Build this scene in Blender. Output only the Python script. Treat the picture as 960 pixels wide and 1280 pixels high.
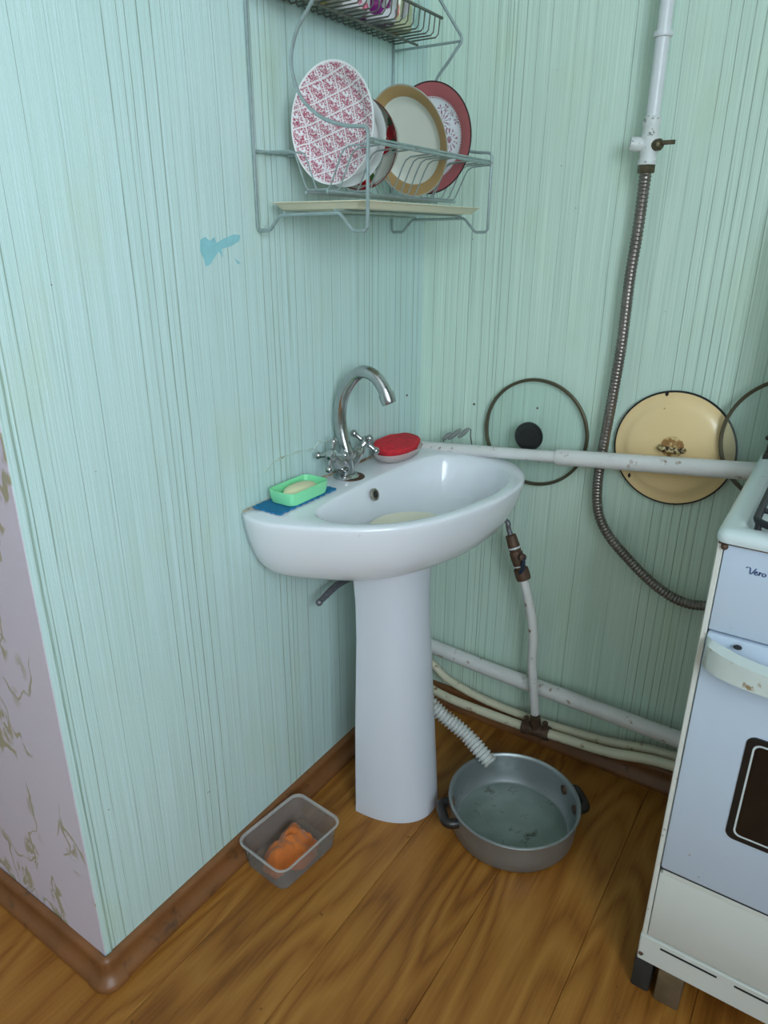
import bpy, bmesh, math, random
from mathutils import Vector, Matrix, noise as mnoise
random.seed(7)
for o in list(bpy.data.objects): bpy.data.objects.remove(o, do_unlink=True)
SC = bpy.context.scene
COL = SC.collection

# ------------------------------------------------------------------ camera
F_PX = 880.52
CAM = Vector((0.84986, -1.44139, 1.19366))
RI = Vector((0.83341792, 0.55262259, 0.00477831))
UP = Vector((-0.20606461, 0.30272297, 0.93053542))
FW = Vector((-0.51278839, 0.77650954, -0.36617071))
cd = bpy.data.cameras.new('camera'); cam = bpy.data.objects.new('camera', cd); COL.objects.link(cam)
cd.sensor_fit = 'VERTICAL'; cd.sensor_height = 36.0; cd.lens = F_PX * 36.0 / 1280.0
cd.clip_start = 0.02
m = Matrix((RI, UP, -FW)).transposed().to_4x4(); m.translation = CAM
cam.matrix_world = m
SC.camera = cam

def px(x, y, ax, val):
    """pixel of the photo -> point on the plane (axis = value)"""
    d = FW + RI * ((x - 480) / F_PX) - UP * ((y - 640) / F_PX)
    return CAM + d * ((val - CAM[ax]) / d[ax])

# ------------------------------------------------------------------ light
SC.view_settings.view_transform = 'Standard'
try: SC.view_settings.look = 'None'
except Exception: pass
SC.view_settings.gamma = 1.0
SC.view_settings.exposure = 0.10
SC.view_settings.use_curve_mapping = False
W = bpy.data.worlds.new('world'); SC.world = W; W.use_nodes = True
bg = W.node_tree.nodes['Background']
bg.inputs[0].default_value = (0.75, 0.88, 1.0, 1); bg.inputs[1].default_value = 1.0
# the room: its window is in the right-hand wall, behind and beside the camera
RX0, RX1, RY0, RZ1 = -1.7, 1.9, -2.9, 2.5
WY0, WY1, WZ0, WZ1 = -2.85, -1.45, 1.00, 2.25
al = bpy.data.lights.new('window_daylight', 'AREA'); al.shape = 'RECTANGLE'
al.size = WZ1 - WZ0 + 0.3; al.size_y = WY1 - WY0 + 0.3; al.energy = 112; al.color = (0.80, 0.92, 1.0)
ao = bpy.data.objects.new('window_daylight', al); COL.objects.link(ao)
ao.location = (RX1 + 0.22, (WY0 + WY1) / 2, (WZ0 + WZ1) / 2 + 0.1)
ao.rotation_euler = (0, math.radians(90), 0)   # emits along -x, into the room

# ------------------------------------------------------------------ node helpers
class N:
    def __init__(s, name):
        s.m = bpy.data.materials.new(name); s.m.use_nodes = True; s.t = s.m.node_tree
        s.b = s.t.nodes['Principled BSDF']; s.out = s.t.nodes['Material Output']
    def node(s, typ, **kw):
        n = s.t.nodes.new(typ)
        for k, v in kw.items(): setattr(n, k, v)
        return n
    def lk(s, a, b): s.t.links.new(a, b)
    def put(s, sock, v):
        if hasattr(v, 'links') or isinstance(v, bpy.types.NodeSocket): s.lk(v, sock)
        else: sock.default_value = v
    def math(s, op, a, b=0.0, c=0.0, clamp=False):
        n = s.node('ShaderNodeMath', operation=op); n.use_clamp = clamp
        s.put(n.inputs[0], a); s.put(n.inputs[1], b); s.put(n.inputs[2], c); return n.outputs[0]
    def coord(s, kind='Object'): return s.node('ShaderNodeTexCoord').outputs[kind]
    def sep(s, v):
        n = s.node('ShaderNodeSeparateXYZ'); s.put(n.inputs[0], v); return n.outputs
    def comb(s, x, y, z):
        n = s.node('ShaderNodeCombineXYZ')
        for i, v in enumerate((x, y, z)): s.put(n.inputs[i], v)
        return n.outputs[0]
    def noise(s, vec, scale, detail=2.0, rough=0.5, dist=0.0):
        n = s.node('ShaderNodeTexNoise'); s.put(n.inputs['Vector'], vec)
        n.inputs['Scale'].default_value = scale; n.inputs['Detail'].default_value = detail
        n.inputs['Roughness'].default_value = rough; n.inputs['Distortion'].default_value = dist
        return n.outputs[0]
    def voro(s, vec, scale, feature='F1', out='Distance', rnd=1.0):
        n = s.node('ShaderNodeTexVoronoi', feature=feature); s.put(n.inputs['Vector'], vec)
        n.inputs['Scale'].default_value = scale; n.inputs['Randomness'].default_value = rnd
        return n.outputs[out]
    def ramp(s, f, stops, interp='LINEAR'):
        n = s.node('ShaderNodeValToRGB'); n.color_ramp.interpolation = interp
        e = n.color_ramp.elements
        while len(e) > 1: e.remove(e[-1])
        e[0].position = stops[0][0]; e[0].color = c4(stops[0][1])
        for p, c in stops[1:]:
            k = e.new(p); k.color = c4(c)
        s.put(n.inputs[0], f); return n.outputs[0]
    def step(s, f, lo, hi):
        n = s.node('ShaderNodeMapRange'); n.clamp = True
        s.put(n.inputs[0], f); n.inputs[1].default_value = lo; n.inputs[2].default_value = hi
        n.inputs[3].default_value = 0; n.inputs[4].default_value = 1; return n.outputs[0]
    def mix(s, f, a, b, blend='MIX'):
        n = s.node('ShaderNodeMix', data_type='RGBA', blend_type=blend)
        s.put(n.inputs[0], f)
        for sock, v in ((n.inputs[6], a), (n.inputs[7], b)):
            if isinstance(v, bpy.types.NodeSocket): s.lk(v, sock)
            else: sock.default_value = c4(v)
        return n.outputs[2]
    def bump(s, h, strength=0.3, dist=0.001):
        n = s.node('ShaderNodeBump'); n.inputs['Strength'].default_value = strength
        n.inputs['Distance'].default_value = dist; s.lk(h, n.inputs['Height'])
        s.lk(n.outputs[0], s.b.inputs['Normal'])
    def set(s, **kw):
        for k, v in kw.items():
            sock = s.b.inputs[k.replace('_', ' ')]
            if isinstance(v, bpy.types.NodeSocket): s.lk(v, sock)
            elif isinstance(v, (tuple, list)): sock.default_value = c4(v)
            else: sock.default_value = v
        return s
def c4(v):
    return tuple(v) if len(v) == 4 else (*v, 1.0)
def srgb(r, g, b):
    return tuple(((c / 255) / 12.92 if c / 255 <= .04045 else ((c / 255 + .055) / 1.055) ** 2.4) for c in (r, g, b))

def simple(name, col, rough=0.5, metal=0.0, var=0.0, vscale=8.0, dirt=None, dscale=40.0, dlo=.62, dhi=.7, bump=0.0, bscale=60.0, **kw):
    n = N(name); co = n.coord()
    c = None
    if var:
        f = n.noise(co, vscale, 3)
        c = n.mix(f, tuple(x * (1 - var) for x in col), tuple(min(1, x * (1 + var)) for x in col))
    if dirt:
        f = n.step(n.noise(co, dscale, 4, .6), dlo, dhi)
        c = n.mix(f, c if c is not None else col, dirt)
    n.set(Base_Color=c if c is not None else col, Roughness=rough, Metallic=metal, **kw)
    if bump: n.bump(n.noise(co, bscale, 3), bump, 0.002)
    return n.m

# ------------------------------------------------------------------ geometry helpers (world coordinates)
def g_join(*gs):
    V, F = [], []
    for v, f in gs:
        o = len(V); V += [Vector(p) for p in v]; F += [tuple(i + o for i in q) for q in f]
    return V, F
def g_xf(g, M): return [M @ Vector(p) for p in g[0]], g[1]
def g_box(x0, x1, y0, y1, z0, z1, bev=0.0, seg=2):
    bm = bmesh.new(); bmesh.ops.create_cube(bm, size=1)
    for v in bm.verts:
        v.co = Vector(((x0 + x1) / 2 + v.co.x * (x1 - x0), (y0 + y1) / 2 + v.co.y * (y1 - y0), (z0 + z1) / 2 + v.co.z * (z1 - z0)))
    if bev: bmesh.ops.bevel(bm, geom=list(bm.edges), offset=bev, segments=seg, profile=.5, affect='EDGES')
    bm.verts.index_update()
    r = ([v.co.copy() for v in bm.verts], [tuple(v.index for v in f.verts) for f in bm.faces]); bm.free(); return r
def smooth_path(pts, n=8):
    P = [Vector(p) for p in pts]; out = []
    for i in range(len(P) - 1):
        p0 = P[i - 1] if i else P[0] * 2 - P[1]; p1 = P[i]; p2 = P[i + 1]; p3 = P[i + 2] if i + 2 < len(P) else P[-1] * 2 - P[-2]
        for k in range(n):
            t = k / n
            out.append(0.5 * ((2 * p1) + (p2 - p0) * t + (2 * p0 - 5 * p1 + 4 * p2 - p3) * t * t + (3 * p1 - p0 - 3 * p2 + p3) * t ** 3))
    out.append(P[-1]); return out
def g_tube(pts, r, seg=10, closed=False, cap=True):
    P = [Vector(p) for p in pts]; n = len(P)
    R = r if isinstance(r, (list, tuple)) else [r] * n
    T = []
    for i in range(n):
        a = P[(i - 1) % n] if closed or i else P[0]; b = P[(i + 1) % n] if closed or i < n - 1 else P[-1]
        d = b - a; T.append(d.normalized() if d.length > 1e-9 else Vector((0, 0, 1)))
    up = Vector((0, 0, 1)) if abs(T[0].z) < .9 else Vector((1, 0, 0))
    U = (up - T[0] * up.dot(T[0])).normalized(); V = []; F = []
    for i in range(n):
        if i:
            U = U - T[i] * U.dot(T[i]); U.normalize()
        B = T[i].cross(U)
        for k in range(seg):
            a = 2 * math.pi * k / seg; V.append(P[i] + (U * math.cos(a) + B * math.sin(a)) * R[i])
    m_ = n if closed else n - 1
    for i in range(m_):
        for k in range(seg):
            a = i * seg + k; b = i * seg + (k + 1) % seg; c = ((i + 1) % n) * seg
            F.append((a, b, c + (k + 1) % seg, c + k))
    if cap and not closed:
        F.append(tuple(reversed(range(seg)))); F.append(tuple(range((n - 1) * seg, n * seg)))
    return V, F
def g_lathe(prof, seg=40, close=False):
    """profile [(r, z)] around z"""
    V, F = [], []; rows = []
    for r, z in prof:
        if r < 1e-6: rows.append([len(V)]); V.append(Vector((0, 0, z)))
        else:
            rows.append(list(range(len(V), len(V) + seg)))
            V += [Vector((r * math.cos(2 * math.pi * k / seg), r * math.sin(2 * math.pi * k / seg), z)) for k in range(seg)]
    prs = list(zip(rows[:-1], rows[1:])) + ([(rows[-1], rows[0])] if close else [])
    for a, b in prs:
        for k in range(seg):
            k2 = (k + 1) % seg
            if len(a) == 1 and len(b) == 1: continue
            if len(a) == 1: F.append((a[0], b[k2], b[k]))
            elif len(b) == 1: F.append((a[k], a[k2], b[0]))
            else: F.append((a[k], a[k2], b[k2], b[k]))
    return V, F
def g_loft(rings, closed=True, cap0=False, cap1=False):
    V, F = [], []; n = len(rings[0])
    for rg in rings: V += [Vector(p) for p in rg]
    for i in range(len(rings) - 1):
        for k in range(n if closed else n - 1):
            k2 = (k + 1) % n
            F.append((i * n + k, i * n + k2, (i + 1) * n + k2, (i + 1) * n + k))
    if cap0: F.append(tuple(reversed(range(n))))
    if cap1: F.append(tuple(range((len(rings) - 1) * n, len(rings) * n)))
    return V, F
def g_extrude_poly(pts, n_vec, depth):
    """flat polygon extruded along n_vec"""
    a = [Vector(p) for p in pts]; b = [p + Vector(n_vec) * depth for p in a]
    return g_loft([a, b], True, True, True)
def g_ball(c, r, seg=14, sc=(1, 1, 1)):
    prof = [(r * math.sin(math.pi * i / 10), -r * math.cos(math.pi * i / 10)) for i in range(11)]
    v, f = g_lathe([(0, -r)] + prof[1:-1] + [(0, r)], seg)
    return [Vector((p.x * sc[0], p.y * sc[1], p.z * sc[2])) + Vector(c) for p in v], f
def align(loc, zdir, xdir=None):
    z = Vector(zdir).normalized(); x = Vector(xdir) if xdir else (Vector((0, 0, 1)) if abs(z.z) < .9 else Vector((1, 0, 0)))
    x = (x - z * x.dot(z)).normalized(); y = z.cross(x)
    M = Matrix((x, y, z)).transposed().to_4x4(); M.translation = Vector(loc); return M
def rrect(x0, x1, y0, y1, r, n=6):
    out = []
    for cx, cy, a0 in ((x1 - r, y1 - r, 0), (x0 + r, y1 - r, 90), (x0 + r, y0 + r, 180), (x1 - r, y0 + r, 270)):
        for k in range(n + 1):
            a = math.radians(a0 + 90 * k / n); out.append((cx + r * math.cos(a), cy + r * math.sin(a)))
    return out

def wloc(o):
    return o['_w'] if False else WL[o.name]
WL = {}
def obj(name, g, mat, parent=None, origin=None, smooth=True, angle=40):
    org = WL[parent.name] if parent else Vector(origin or (0, 0, 0))
    me = bpy.data.meshes.new(name)
    me.from_pydata([tuple(Vector(p) - org) for p in g[0]], [], g[1]); me.update()
    bm = bmesh.new(); bm.from_mesh(me); bmesh.ops.recalc_face_normals(bm, faces=bm.faces); bm.to_mesh(me); bm.free()
    if mat: me.materials.append(mat)
    if smooth:
        for p in me.polygons: p.use_smooth = True
        try: me.set_sharp_from_angle(angle=math.radians(angle))
        except Exception: pass
    o = bpy.data.objects.new(name, me); COL.objects.link(o)
    if parent: o.parent = parent
    else: o.location = org
    WL[o.name] = org
    return o
def local(name, g, mat, M, parent=None, smooth=True, angle=40):
    """mesh kept in its own coordinates, placed by the matrix M (relative to parent)"""
    me = bpy.data.meshes.new(name); me.from_pydata([tuple(p) for p in g[0]], [], g[1]); me.update()
    bm = bmesh.new(); bm.from_mesh(me); bmesh.ops.recalc_face_normals(bm, faces=bm.faces); bm.to_mesh(me); bm.free()
    if mat: me.materials.append(mat)
    if smooth:
        for p in me.polygons: p.use_smooth = True
        try: me.set_sharp_from_angle(angle=math.radians(angle))
        except Exception: pass
    o = bpy.data.objects.new(name, me); COL.objects.link(o)
    if parent: o.parent = parent
    o.matrix_local = M
    return o
def tag(o, label, cat, group=None):
    o['label'] = label; o['category'] = cat
    if group: o['group'] = group
    return o
def thing(name, label, cat, loc, group=None):
    o = bpy.data.objects.new(name, None); COL.objects.link(o); o.location = loc; o.empty_display_size = .05
    WL[o.name] = Vector(loc); return tag(o, label, cat, group)
def struct(o, label=None, cat=None):
    o['kind'] = 'structure'
    if label: o['label'] = label
    if cat: o['category'] = cat
    return o

# ------------------------------------------------------------------ materials
def wallpaper(name, axis, lines, seed, base):
    n = N(name); co = n.coord(); s = n.sep(co); u = s[axis]; z = s[2]
    wob = n.math('MULTIPLY', n.math('SUBTRACT', n.noise(n.comb(u, seed, z), 3.0, 2), .5), .006)
    uw = n.math('ADD', u, wob)
    fine = n.noise(n.comb(n.math('MULTIPLY', uw, 1.0), seed, n.math('MULTIPLY', z, .006)), 360.0, 3, .65)
    fine2 = n.noise(n.comb(uw, seed + 3, n.math('MULTIPLY', z, .012)), 130.0, 2, .6)
    broad = n.noise(n.comb(uw, seed + 9, n.math('MULTIPLY', z, .15)), 9.0, 2, .6)
    cr = n.noise(n.comb(n.math('MULTIPLY', u, 1.0), seed, n.math('MULTIPLY', z, .55)), 420.0, 2)
    deep = (0.42, 0.58, 0.50); dark = (0.15, 0.23, 0.15)
    c = n.mix(n.step(fine, .62, .40), base, deep)
    c = n.mix(n.math('MULTIPLY', n.step(fine2, .60, .30), .55), c, deep)
    c2 = n.mix(.50, c, base)
    # finer, darker hairlines in bands
    hair = n.math('MULTIPLY', n.step(fine, .40, .30), n.step(broad, .46, .62))
    c2 = n.mix(n.math('MULTIPLY', hair, .46), c2, dark)
    acc = None
    for p, w in lines:
        k = n.math('COMPARE', uw, p, w * .8)
        acc = k if acc is None else n.math('MAXIMUM', acc, k)
    brk = n.step(n.noise(n.comb(n.math('MULTIPLY', u, 60), seed, n.math('MULTIPLY', z, 1.0)), 9.0, 3, .7), .30, .52)
    ln = n.math('MULTIPLY', acc, n.math('MULTIPLY_ADD', brk, .50, .15))
    c3 = n.mix(ln, c2, dark)
    # old yellow-green stains low on the wall and brown specks
    st = n.math('MULTIPLY', n.step(n.noise(n.comb(n.math('MULTIPLY', u, 2.2), seed, n.math('MULTIPLY', z, .8)), 4.0, 4, .6), .54, .80), .40)
    c4_ = n.mix(st, c3, (0.50, 0.62, 0.38))
    sp = n.step(n.noise(n.comb(u, seed + 5, z), 55.0, 3, .6), .735, .76)
    c5 = n.mix(sp, c4_, (0.16, 0.12, 0.06))
    n.set(Base_Color=c5, Roughness=0.42, Specular_IOR_Level=.35)
    h = n.math('ADD', n.math('ADD', n.math('MULTIPLY', fine, .8), n.math('MULTIPLY', fine2, .6)), n.math('ADD', n.math('MULTIPLY', cr, .38), n.math('MULTIPLY', acc, -.35)))
    n.bump(h, .65, .0016)
    return n.m
LL = [(-.990, .0022), (-.983, .0010), (-.962, .0012), (-.945, .0006), (-.905, .0005), (-.86, .0005), (-.782, .0011), (-.760, .0007), (-.748, .0009), (-.729, .0014), (-.708, .0012), (-.69, .0005), (-.655, .0005),
      (-.60, .0005), (-.565, .0006), (-.523, .0012), (-.504, .0012), (-.490, .0010), (-.478, .0008), (-.442, .0011), (-.40, .0006), (-.37, .0006), (-.338, .0010), (-.31, .0006), (-.253, .0010), (-.230, .0008), (-.213, .0016), (-.201, .0013), (-.179, .0010), (-.15, .0007), (-.114, .0011), (-.093, .0014), (-.07, .0007), (-.041, .0013), (-.02, .0009)]
LB = [(.03, .0008), (.06, .0007), (.09, .001), (.118, .0007), (.152, .0011), (.172, .0007), (.184, .0012), (.192, .001), (.211, .001), (.235, .0007), (.262, .0006), (.31, .0005), (.345, .0005), (.416, .0011), (.50, .0005), (.565, .0010), (.584, .0011), (.604, .0012), (.621, .0013), (.637, .0012), (.652, .0010), (.674, .0011), (.72, .0009), (.80, .0009), (.87, .001), (1.0, .001), (1.2, .001)]
M_wl = wallpaper('striped_wallpaper_left_light_tint', 1, LL, 2.0, (0.605, 0.77, 0.762))  # bluish tint of the window light is put into this wall's base colour
M_wb = wallpaper('striped_wallpaper_back_light_tint', 0, LB, 7.0, (0.685, 0.84, 0.715))  # same paper; greener base colour carries the different light on this wall

def pink_paper():
    n = N('pink_floral_wallpaper'); co = n.coord(); s = n.sep(co)
    v = n.comb(s[0], 0.0, n.math('MULTIPLY', s[2], .62))
    warp = n.node('ShaderNodeTexNoise'); n.lk(v, warp.inputs[0]); warp.inputs['Scale'].default_value = 16
    vw = n.node('ShaderNodeVectorMath', operation='MULTIPLY_ADD'); n.lk(warp.outputs['Color'], vw.inputs[0])
    vw.inputs[1].default_value = (.05, .05, .05); n.lk(v, vw.inputs[2])
    # scrolls: thin contour lines of noise, only near scattered sprigs
    f = n.noise(vw.outputs[0], 20.0, 0.5)
    ring = n.step(n.math('ABSOLUTE', n.math('SUBTRACT', f, .5)), .030, .014)
    sprig = n.voro(v, 13.0)
    near = n.step(sprig, .56, .44)
    blob = n.math('MULTIPLY', n.step(sprig, .36, .26), n.step(n.noise(vw.outputs[0], 62.0, 3), .47, .53))
    mk = n.math('MAXIMUM', n.math('MULTIPLY', ring, near), blob)
    c = n.mix(n.noise(v, 9, 3), (0.62, 0.57, 0.65), (0.69, 0.59, 0.655))
    c = n.mix(n.math('MULTIPLY', mk, .8), c, n.mix(n.noise(v, 45, 2), (0.42, 0.30, 0.13), (0.29, 0.32, 0.17)))
    n.set(Base_Color=c, Roughness=.6); n.bump(n.math('ADD', n.noise(co, 160, 3), n.math('MULTIPLY', mk, 1.5)), .25, .0015)
    return n.m
M_pink = pink_paper()
M_ceil = simple('white_plaster', (.66, .66, .63), .8)
M_room = simple('pale_room_paint', (.52, .56, .54), .7)

def wood(name, dark, mid, light, rnd=True, rough=.38, along=1):
    n = N(name); co = n.coord()
    if rnd:
        oi = n.node('ShaderNodeObjectInfo')
        a = n.node('ShaderNodeVectorMath', operation='MULTIPLY_ADD')
        n.lk(n.comb(oi.outputs['Random'], oi.outputs['Random'], oi.outputs['Random']), a.inputs[0])
        a.inputs[1].default_value = (3.7, 9.1, 5.3); n.lk(co, a.inputs[2]); co = a.outputs[0]
    s = n.sep(co)
    st = [s[0], s[1], s[2]]; st[along] = n.math('MULTIPLY', st[along], .16)
    v = n.comb(*st)
    base = n.noise(v, 8.0, 1.0, .5, .35)               # large cathedral contours
    rings = n.math('FRACT', n.math('MULTIPLY', base, 9.0))
    tri = n.math('ABSOLUTE', n.math('SUBTRACT', rings, .5))
    st2 = [s[0], s[1], s[2]]; st2[along] = n.math('MULTIPLY', st2[along], .035)
    gr = n.noise(n.comb(*st2), 190.0, 3, .65)
    f = n.math('ADD', n.math('MULTIPLY', tri, .75), n.math('MULTIPLY', gr, .62))
    f = n.math('ADD', f, n.math('MULTIPLY', n.math('SUBTRACT', n.noise(v, 5, 2), .5), .5))
    c = n.ramp(f, [(.22, dark), (.45, mid), (.75, light)])
    sp = n.step(n.noise(co, 34, 3, .6), .72, .76)
    c = n.mix(n.math('MULTIPLY', sp, .7), c, tuple(x * .25 for x in dark))
    n.set(Base_Color=c, Roughness=n.math('MULTIPLY_ADD', gr, .2, rough - .1), Specular_IOR_Level=.35)
    n.bump(gr, .12, .0006)
    return n.m
M_floor = wood('oak_laminate', (0.20, 0.068, 0.010), (0.315, 0.122, 0.020), (0.40, 0.175, 0.034))
M_base = simple('brown_skirting', (0.215, 0.085, 0.028), .42, var=.35, vscale=14, dirt=(.05, .025, .012), dscale=22, dlo=.6, dhi=.74)
M_slab = simple('subfloor', (.10, .06, .03), .9)

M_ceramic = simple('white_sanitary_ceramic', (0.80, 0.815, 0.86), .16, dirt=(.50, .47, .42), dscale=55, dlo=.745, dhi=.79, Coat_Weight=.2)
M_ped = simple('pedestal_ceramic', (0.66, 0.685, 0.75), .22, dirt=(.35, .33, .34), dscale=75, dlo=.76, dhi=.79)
M_chrome = simple('worn_chrome', (0.50, 0.50, 0.50), .17, 1.0, var=.25, vscale=40, bump=.05)
M_hole = simple('dark_hole', (.02, .02, .02), .7)
M_ring = simple('dull_metal_ring', (.42, .38, .32), .35, 1.0)
M_rackw = simple('grey_wire', (0.36, 0.44, 0.44), .38, .55, var=.25, vscale=60, dirt=(.20, .17, .12), dscale=90, dlo=.62, dhi=.72)
M_rackd = simple('tarnished_wire', (0.16, 0.17, 0.14), .5, .5, var=.3, vscale=80)
M_cream = simple('cream_plastic', (.74, .69, .50), .4, var=.06)
M_creamdish = simple('cream_enamel_dish', (.80, .76, .62), .25)
M_pipe = simple('white_painted_pipe', (0.72, 0.70, 0.68), .38, var=.08, vscale=18, dirt=(.26, .15, .07), dscale=52, dlo=.61, dhi=.72, bump=.15, bscale=50)
M_pipe_old = simple('yellowed_painted_pipe', (0.66, 0.62, 0.46), .42, var=.14, vscale=16, dirt=(.25, .12, .04), dscale=42, dlo=.62, dhi=.72, bump=.2, bscale=45)
M_gaspipe = simple('white_gas_pipe', (0.70, 0.72, 0.73), .3, var=.05)
M_valvew = simple('lumpy_white_paint', (0.68, 0.70, 0.68), .45, dirt=(.22, .22, .20), dscale=120, dlo=.60, dhi=.66, bump=.7, bscale=120)
M_brass = simple('tarnished_brass', (.13, .105, .065), .45, .8, var=.4, vscale=90)
M_rust = simple('rusty_metal', (.12, .07, .045), .6, .4, var=.5, vscale=70)
M_hose = simple('corrugated_steel_hose', (0.24, 0.21, 0.19), .36, .85, var=.35, vscale=20)
M_braid = simple('braided_hose', (.20, .20, .22), .45, .6, var=.5, vscale=260)
M_lever = simple('dark_blue_lever', (.015, .03, .06), .4)
M_alu = simple('dull_aluminium', (0.36, 0.385, 0.39), .42, .75, var=.18, vscale=10, dirt=(.12, .12, .11), dscale=60, dlo=.66, dhi=.78, bump=.06, bscale=200)
M_scale = simple('limescale_water', (0.20, 0.25, 0.225), .16, .1, var=.35, vscale=16, dirt=(.05, .045, .03), dscale=30, dlo=.60, dhi=.75)
M_bake = simple('black_bakelite', (.018, .014, .012), .35, var=.4, vscale=40)
M_black = simple('black_plastic', (.012, .012, .012), .32)
M_orange = simple('orange_rag_cotton', (0.56, 0.145, 0.022), .9, var=.3, vscale=25, bump=.5, bscale=260, Sheen_Weight=.3)
M_blue = simple('blue_sponge_cloth', (0.012, 0.175, 0.36), .9, var=.3, vscale=80, bump=.8, bscale=420)
M_green = simple('mint_green_plastic', (0.26, 0.80, 0.42), .4, Subsurface_Weight=.15)
M_soap = simple('cream_soap', (.80, .74, .46), .5, var=.08)
M_red = simple('red_sponge', (0.62, 0.022, 0.035), .85, var=.4, vscale=90, bump=.7, bscale=300)
M_clothgrey = simple('grey_scale', (.25, .27, .25), .8)
M_smear = simple('teal_paint_smear', (0.27, 0.56, 0.60), .5, var=.15, vscale=60)
M_enamel = simple('yellow_enamel', (0.88, 0.65, 0.34), .22, var=.04, vscale=10, dirt=(.16, .07, .02), dscale=34, dlo=.74, dhi=.77)
M_stove = simple('white_stove_enamel', (0.58, 0.67, 0.79), .24, dirt=(.34, .30, .25), dscale=46, dlo=.72, dhi=.76)
M_stove2 = simple('cream_stove_enamel', (0.70, 0.71, 0.66), .3, var=.04, dirt=(.4, .33, .24), dscale=30, dlo=.72, dhi=.78)
M_trim = simple('stained_white_edge', (0.70, 0.70, 0.64), .35, dirt=(.24, .10, .03), dscale=55, dlo=.66, dhi=.74)
M_handle = simple('old_handle_plastic', (0.62, 0.68, 0.64), .4, var=.1, vscale=30, dirt=(.30, .19, .08), dscale=55, dlo=.63, dhi=.72)
M_cast = simple('black_cast_iron', (.012, .012, .016), .5)
M_oven = simple('dark_oven_glass', (.010, .008, .007), .09)
M_white = simple('white_print', (.62, .66, .66), .4)
M_ink = simple('blue_ink', (.05, .09, .22), .4)
M_block = simple('weathered_wood_block', (.14, .09, .045), .85, var=.5, vscale=30, bump=.4)
M_darkblock = simple('dark_foot_block', (.03, .026, .022), .8, var=.4, vscale=30)
M_winf = simple('white_window_paint', (.8, .8, .8), .4)

def clear(name, col, alpha, rough=.08):
    """thin clear plastic or glass sheet: mostly see-through with a gloss"""
    n = N(name); tr = n.node('ShaderNodeBsdfTransparent'); tr.inputs[0].default_value = c4(col)
    n.set(Base_Color=col, Roughness=rough, Specular_IOR_Level=.6)
    mx = n.node('ShaderNodeMixShader'); mx.inputs[0].default_value = alpha
    n.lk(tr.outputs[0], mx.inputs[1]); n.lk(n.b.outputs[0], mx.inputs[2]); n.lk(mx.outputs[0], n.out.inputs[0])
    return n.m
M_glass = clear('lid_glass', (.95, .98, .97), .06, .04)
M_tub = clear('frosted_plastic_tub', (.80, .77, .74), .14, .3)
M_tubrim = clear('frosted_plastic_rim', (.84, .82, .80), .30, .3)
M_cup = clear('clear_plastic_dish', (.92, .88, .86), .35, .15)
M_pane = clear('window_glass', (.98, .99, 1), .05, .02)

# ------------------------------------------------------------------ room shell
T = .12
def wall_box(name, mat, x0, x1, y0, y1, z0=0, z1=RZ1):
    return struct(obj(name, g_box(x0, x1, y0, y1, z0, z1), mat, smooth=False))
OUT = -1.002
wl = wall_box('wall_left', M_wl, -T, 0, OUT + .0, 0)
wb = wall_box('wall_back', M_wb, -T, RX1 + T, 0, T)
wr = wall_box('wall_return', M_pink, RX0 - T, -T, OUT, OUT + T)
# the pink paper turns the last bit of the end of the partition
struct(obj('wall_return_end', g_box(-T, -.0005, OUT - .0015, OUT, 0, RZ1), M_pink, smooth=False))
wall_box('wall_far_left', M_room, RX0 - T, RX0, RY0 - T, OUT)
wall_box('wall_front', M_room, RX0, RX1, RY0 - T, RY0)
struct(obj('wall_right', g_join(g_box(RX1, RX1 + T, RY0 - T, WY0, 0, RZ1), g_box(RX1, RX1 + T, WY1, 0, 0, RZ1),
    g_box(RX1, RX1 + T, WY0, WY1, 0, WZ0), g_box(RX1, RX1 + T, WY0, WY1, WZ1, RZ1)), M_room, smooth=False))
struct(obj('ceiling', g_box(RX0 - T, RX1 + T, RY0 - T, T, RZ1, RZ1 + .1), M_ceil, smooth=False))
WM = (WY0 + WY1) / 2
win = struct(obj('window_1', g_join(
    g_box(RX1 + .03, RX1 + .09, WY0, WY0 + .06, WZ0, WZ1), g_box(RX1 + .03, RX1 + .09, WY1 - .06, WY1, WZ0, WZ1),
    g_box(RX1 + .03, RX1 + .09, WY0 + .06, WY1 - .06, WZ0, WZ0 + .06), g_box(RX1 + .03, RX1 + .09, WY0 + .06, WY1 - .06, WZ1 - .06, WZ1),
    g_box(RX1 + .03, RX1 + .09, WM - .03, WM + .03, WZ0 + .06, WZ1 - .06)), M_winf, smooth=False))
for a, b in ((WY0 + .06, WM - .03), (WM + .03, WY1 - .06)):
    obj('pane', g_box(RX1 + .058, RX1 + .062, a, b, WZ0 + .06, WZ1 - .06), M_pane, win, smooth=False)
# floor: slab and laminate planks
fl = struct(obj('floor', g_box(RX0 - T, RX1 + T, RY0 - T, T, -.08, -.012), M_slab, smooth=False))
PW, PL_, GAP = .192, 1.285, .0006
pm = None
i0 = -9
for i in range(i0, 10):
    xa = .080 + PW * i
    if xa > RX1: continue
    yb = [-.07, -.02, -.10, -.04][i % 4]
    first = True
    y = yb + .1
    while y > RY0:
        cx, cy = xa + PW / 2, y - PL_ / 2
        hid = (cx < -.14 and cy + PL_ / 2 < 0 and cy - PL_ / 2 > OUT + .1)
        if pm is None:
            pm = obj('plank', g_box(-PW / 2 + GAP / 2, PW / 2 - GAP / 2, -PL_ / 2 + GAP / 2, PL_ / 2 - GAP / 2, -.012, 0, .0009, 1), M_floor, fl, smooth=False)
            o = pm
        else:
            o = pm.copy(); COL.objects.link(o); o.parent = fl
        o.location = (cx, cy, 0)
        y -= PL_
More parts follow.
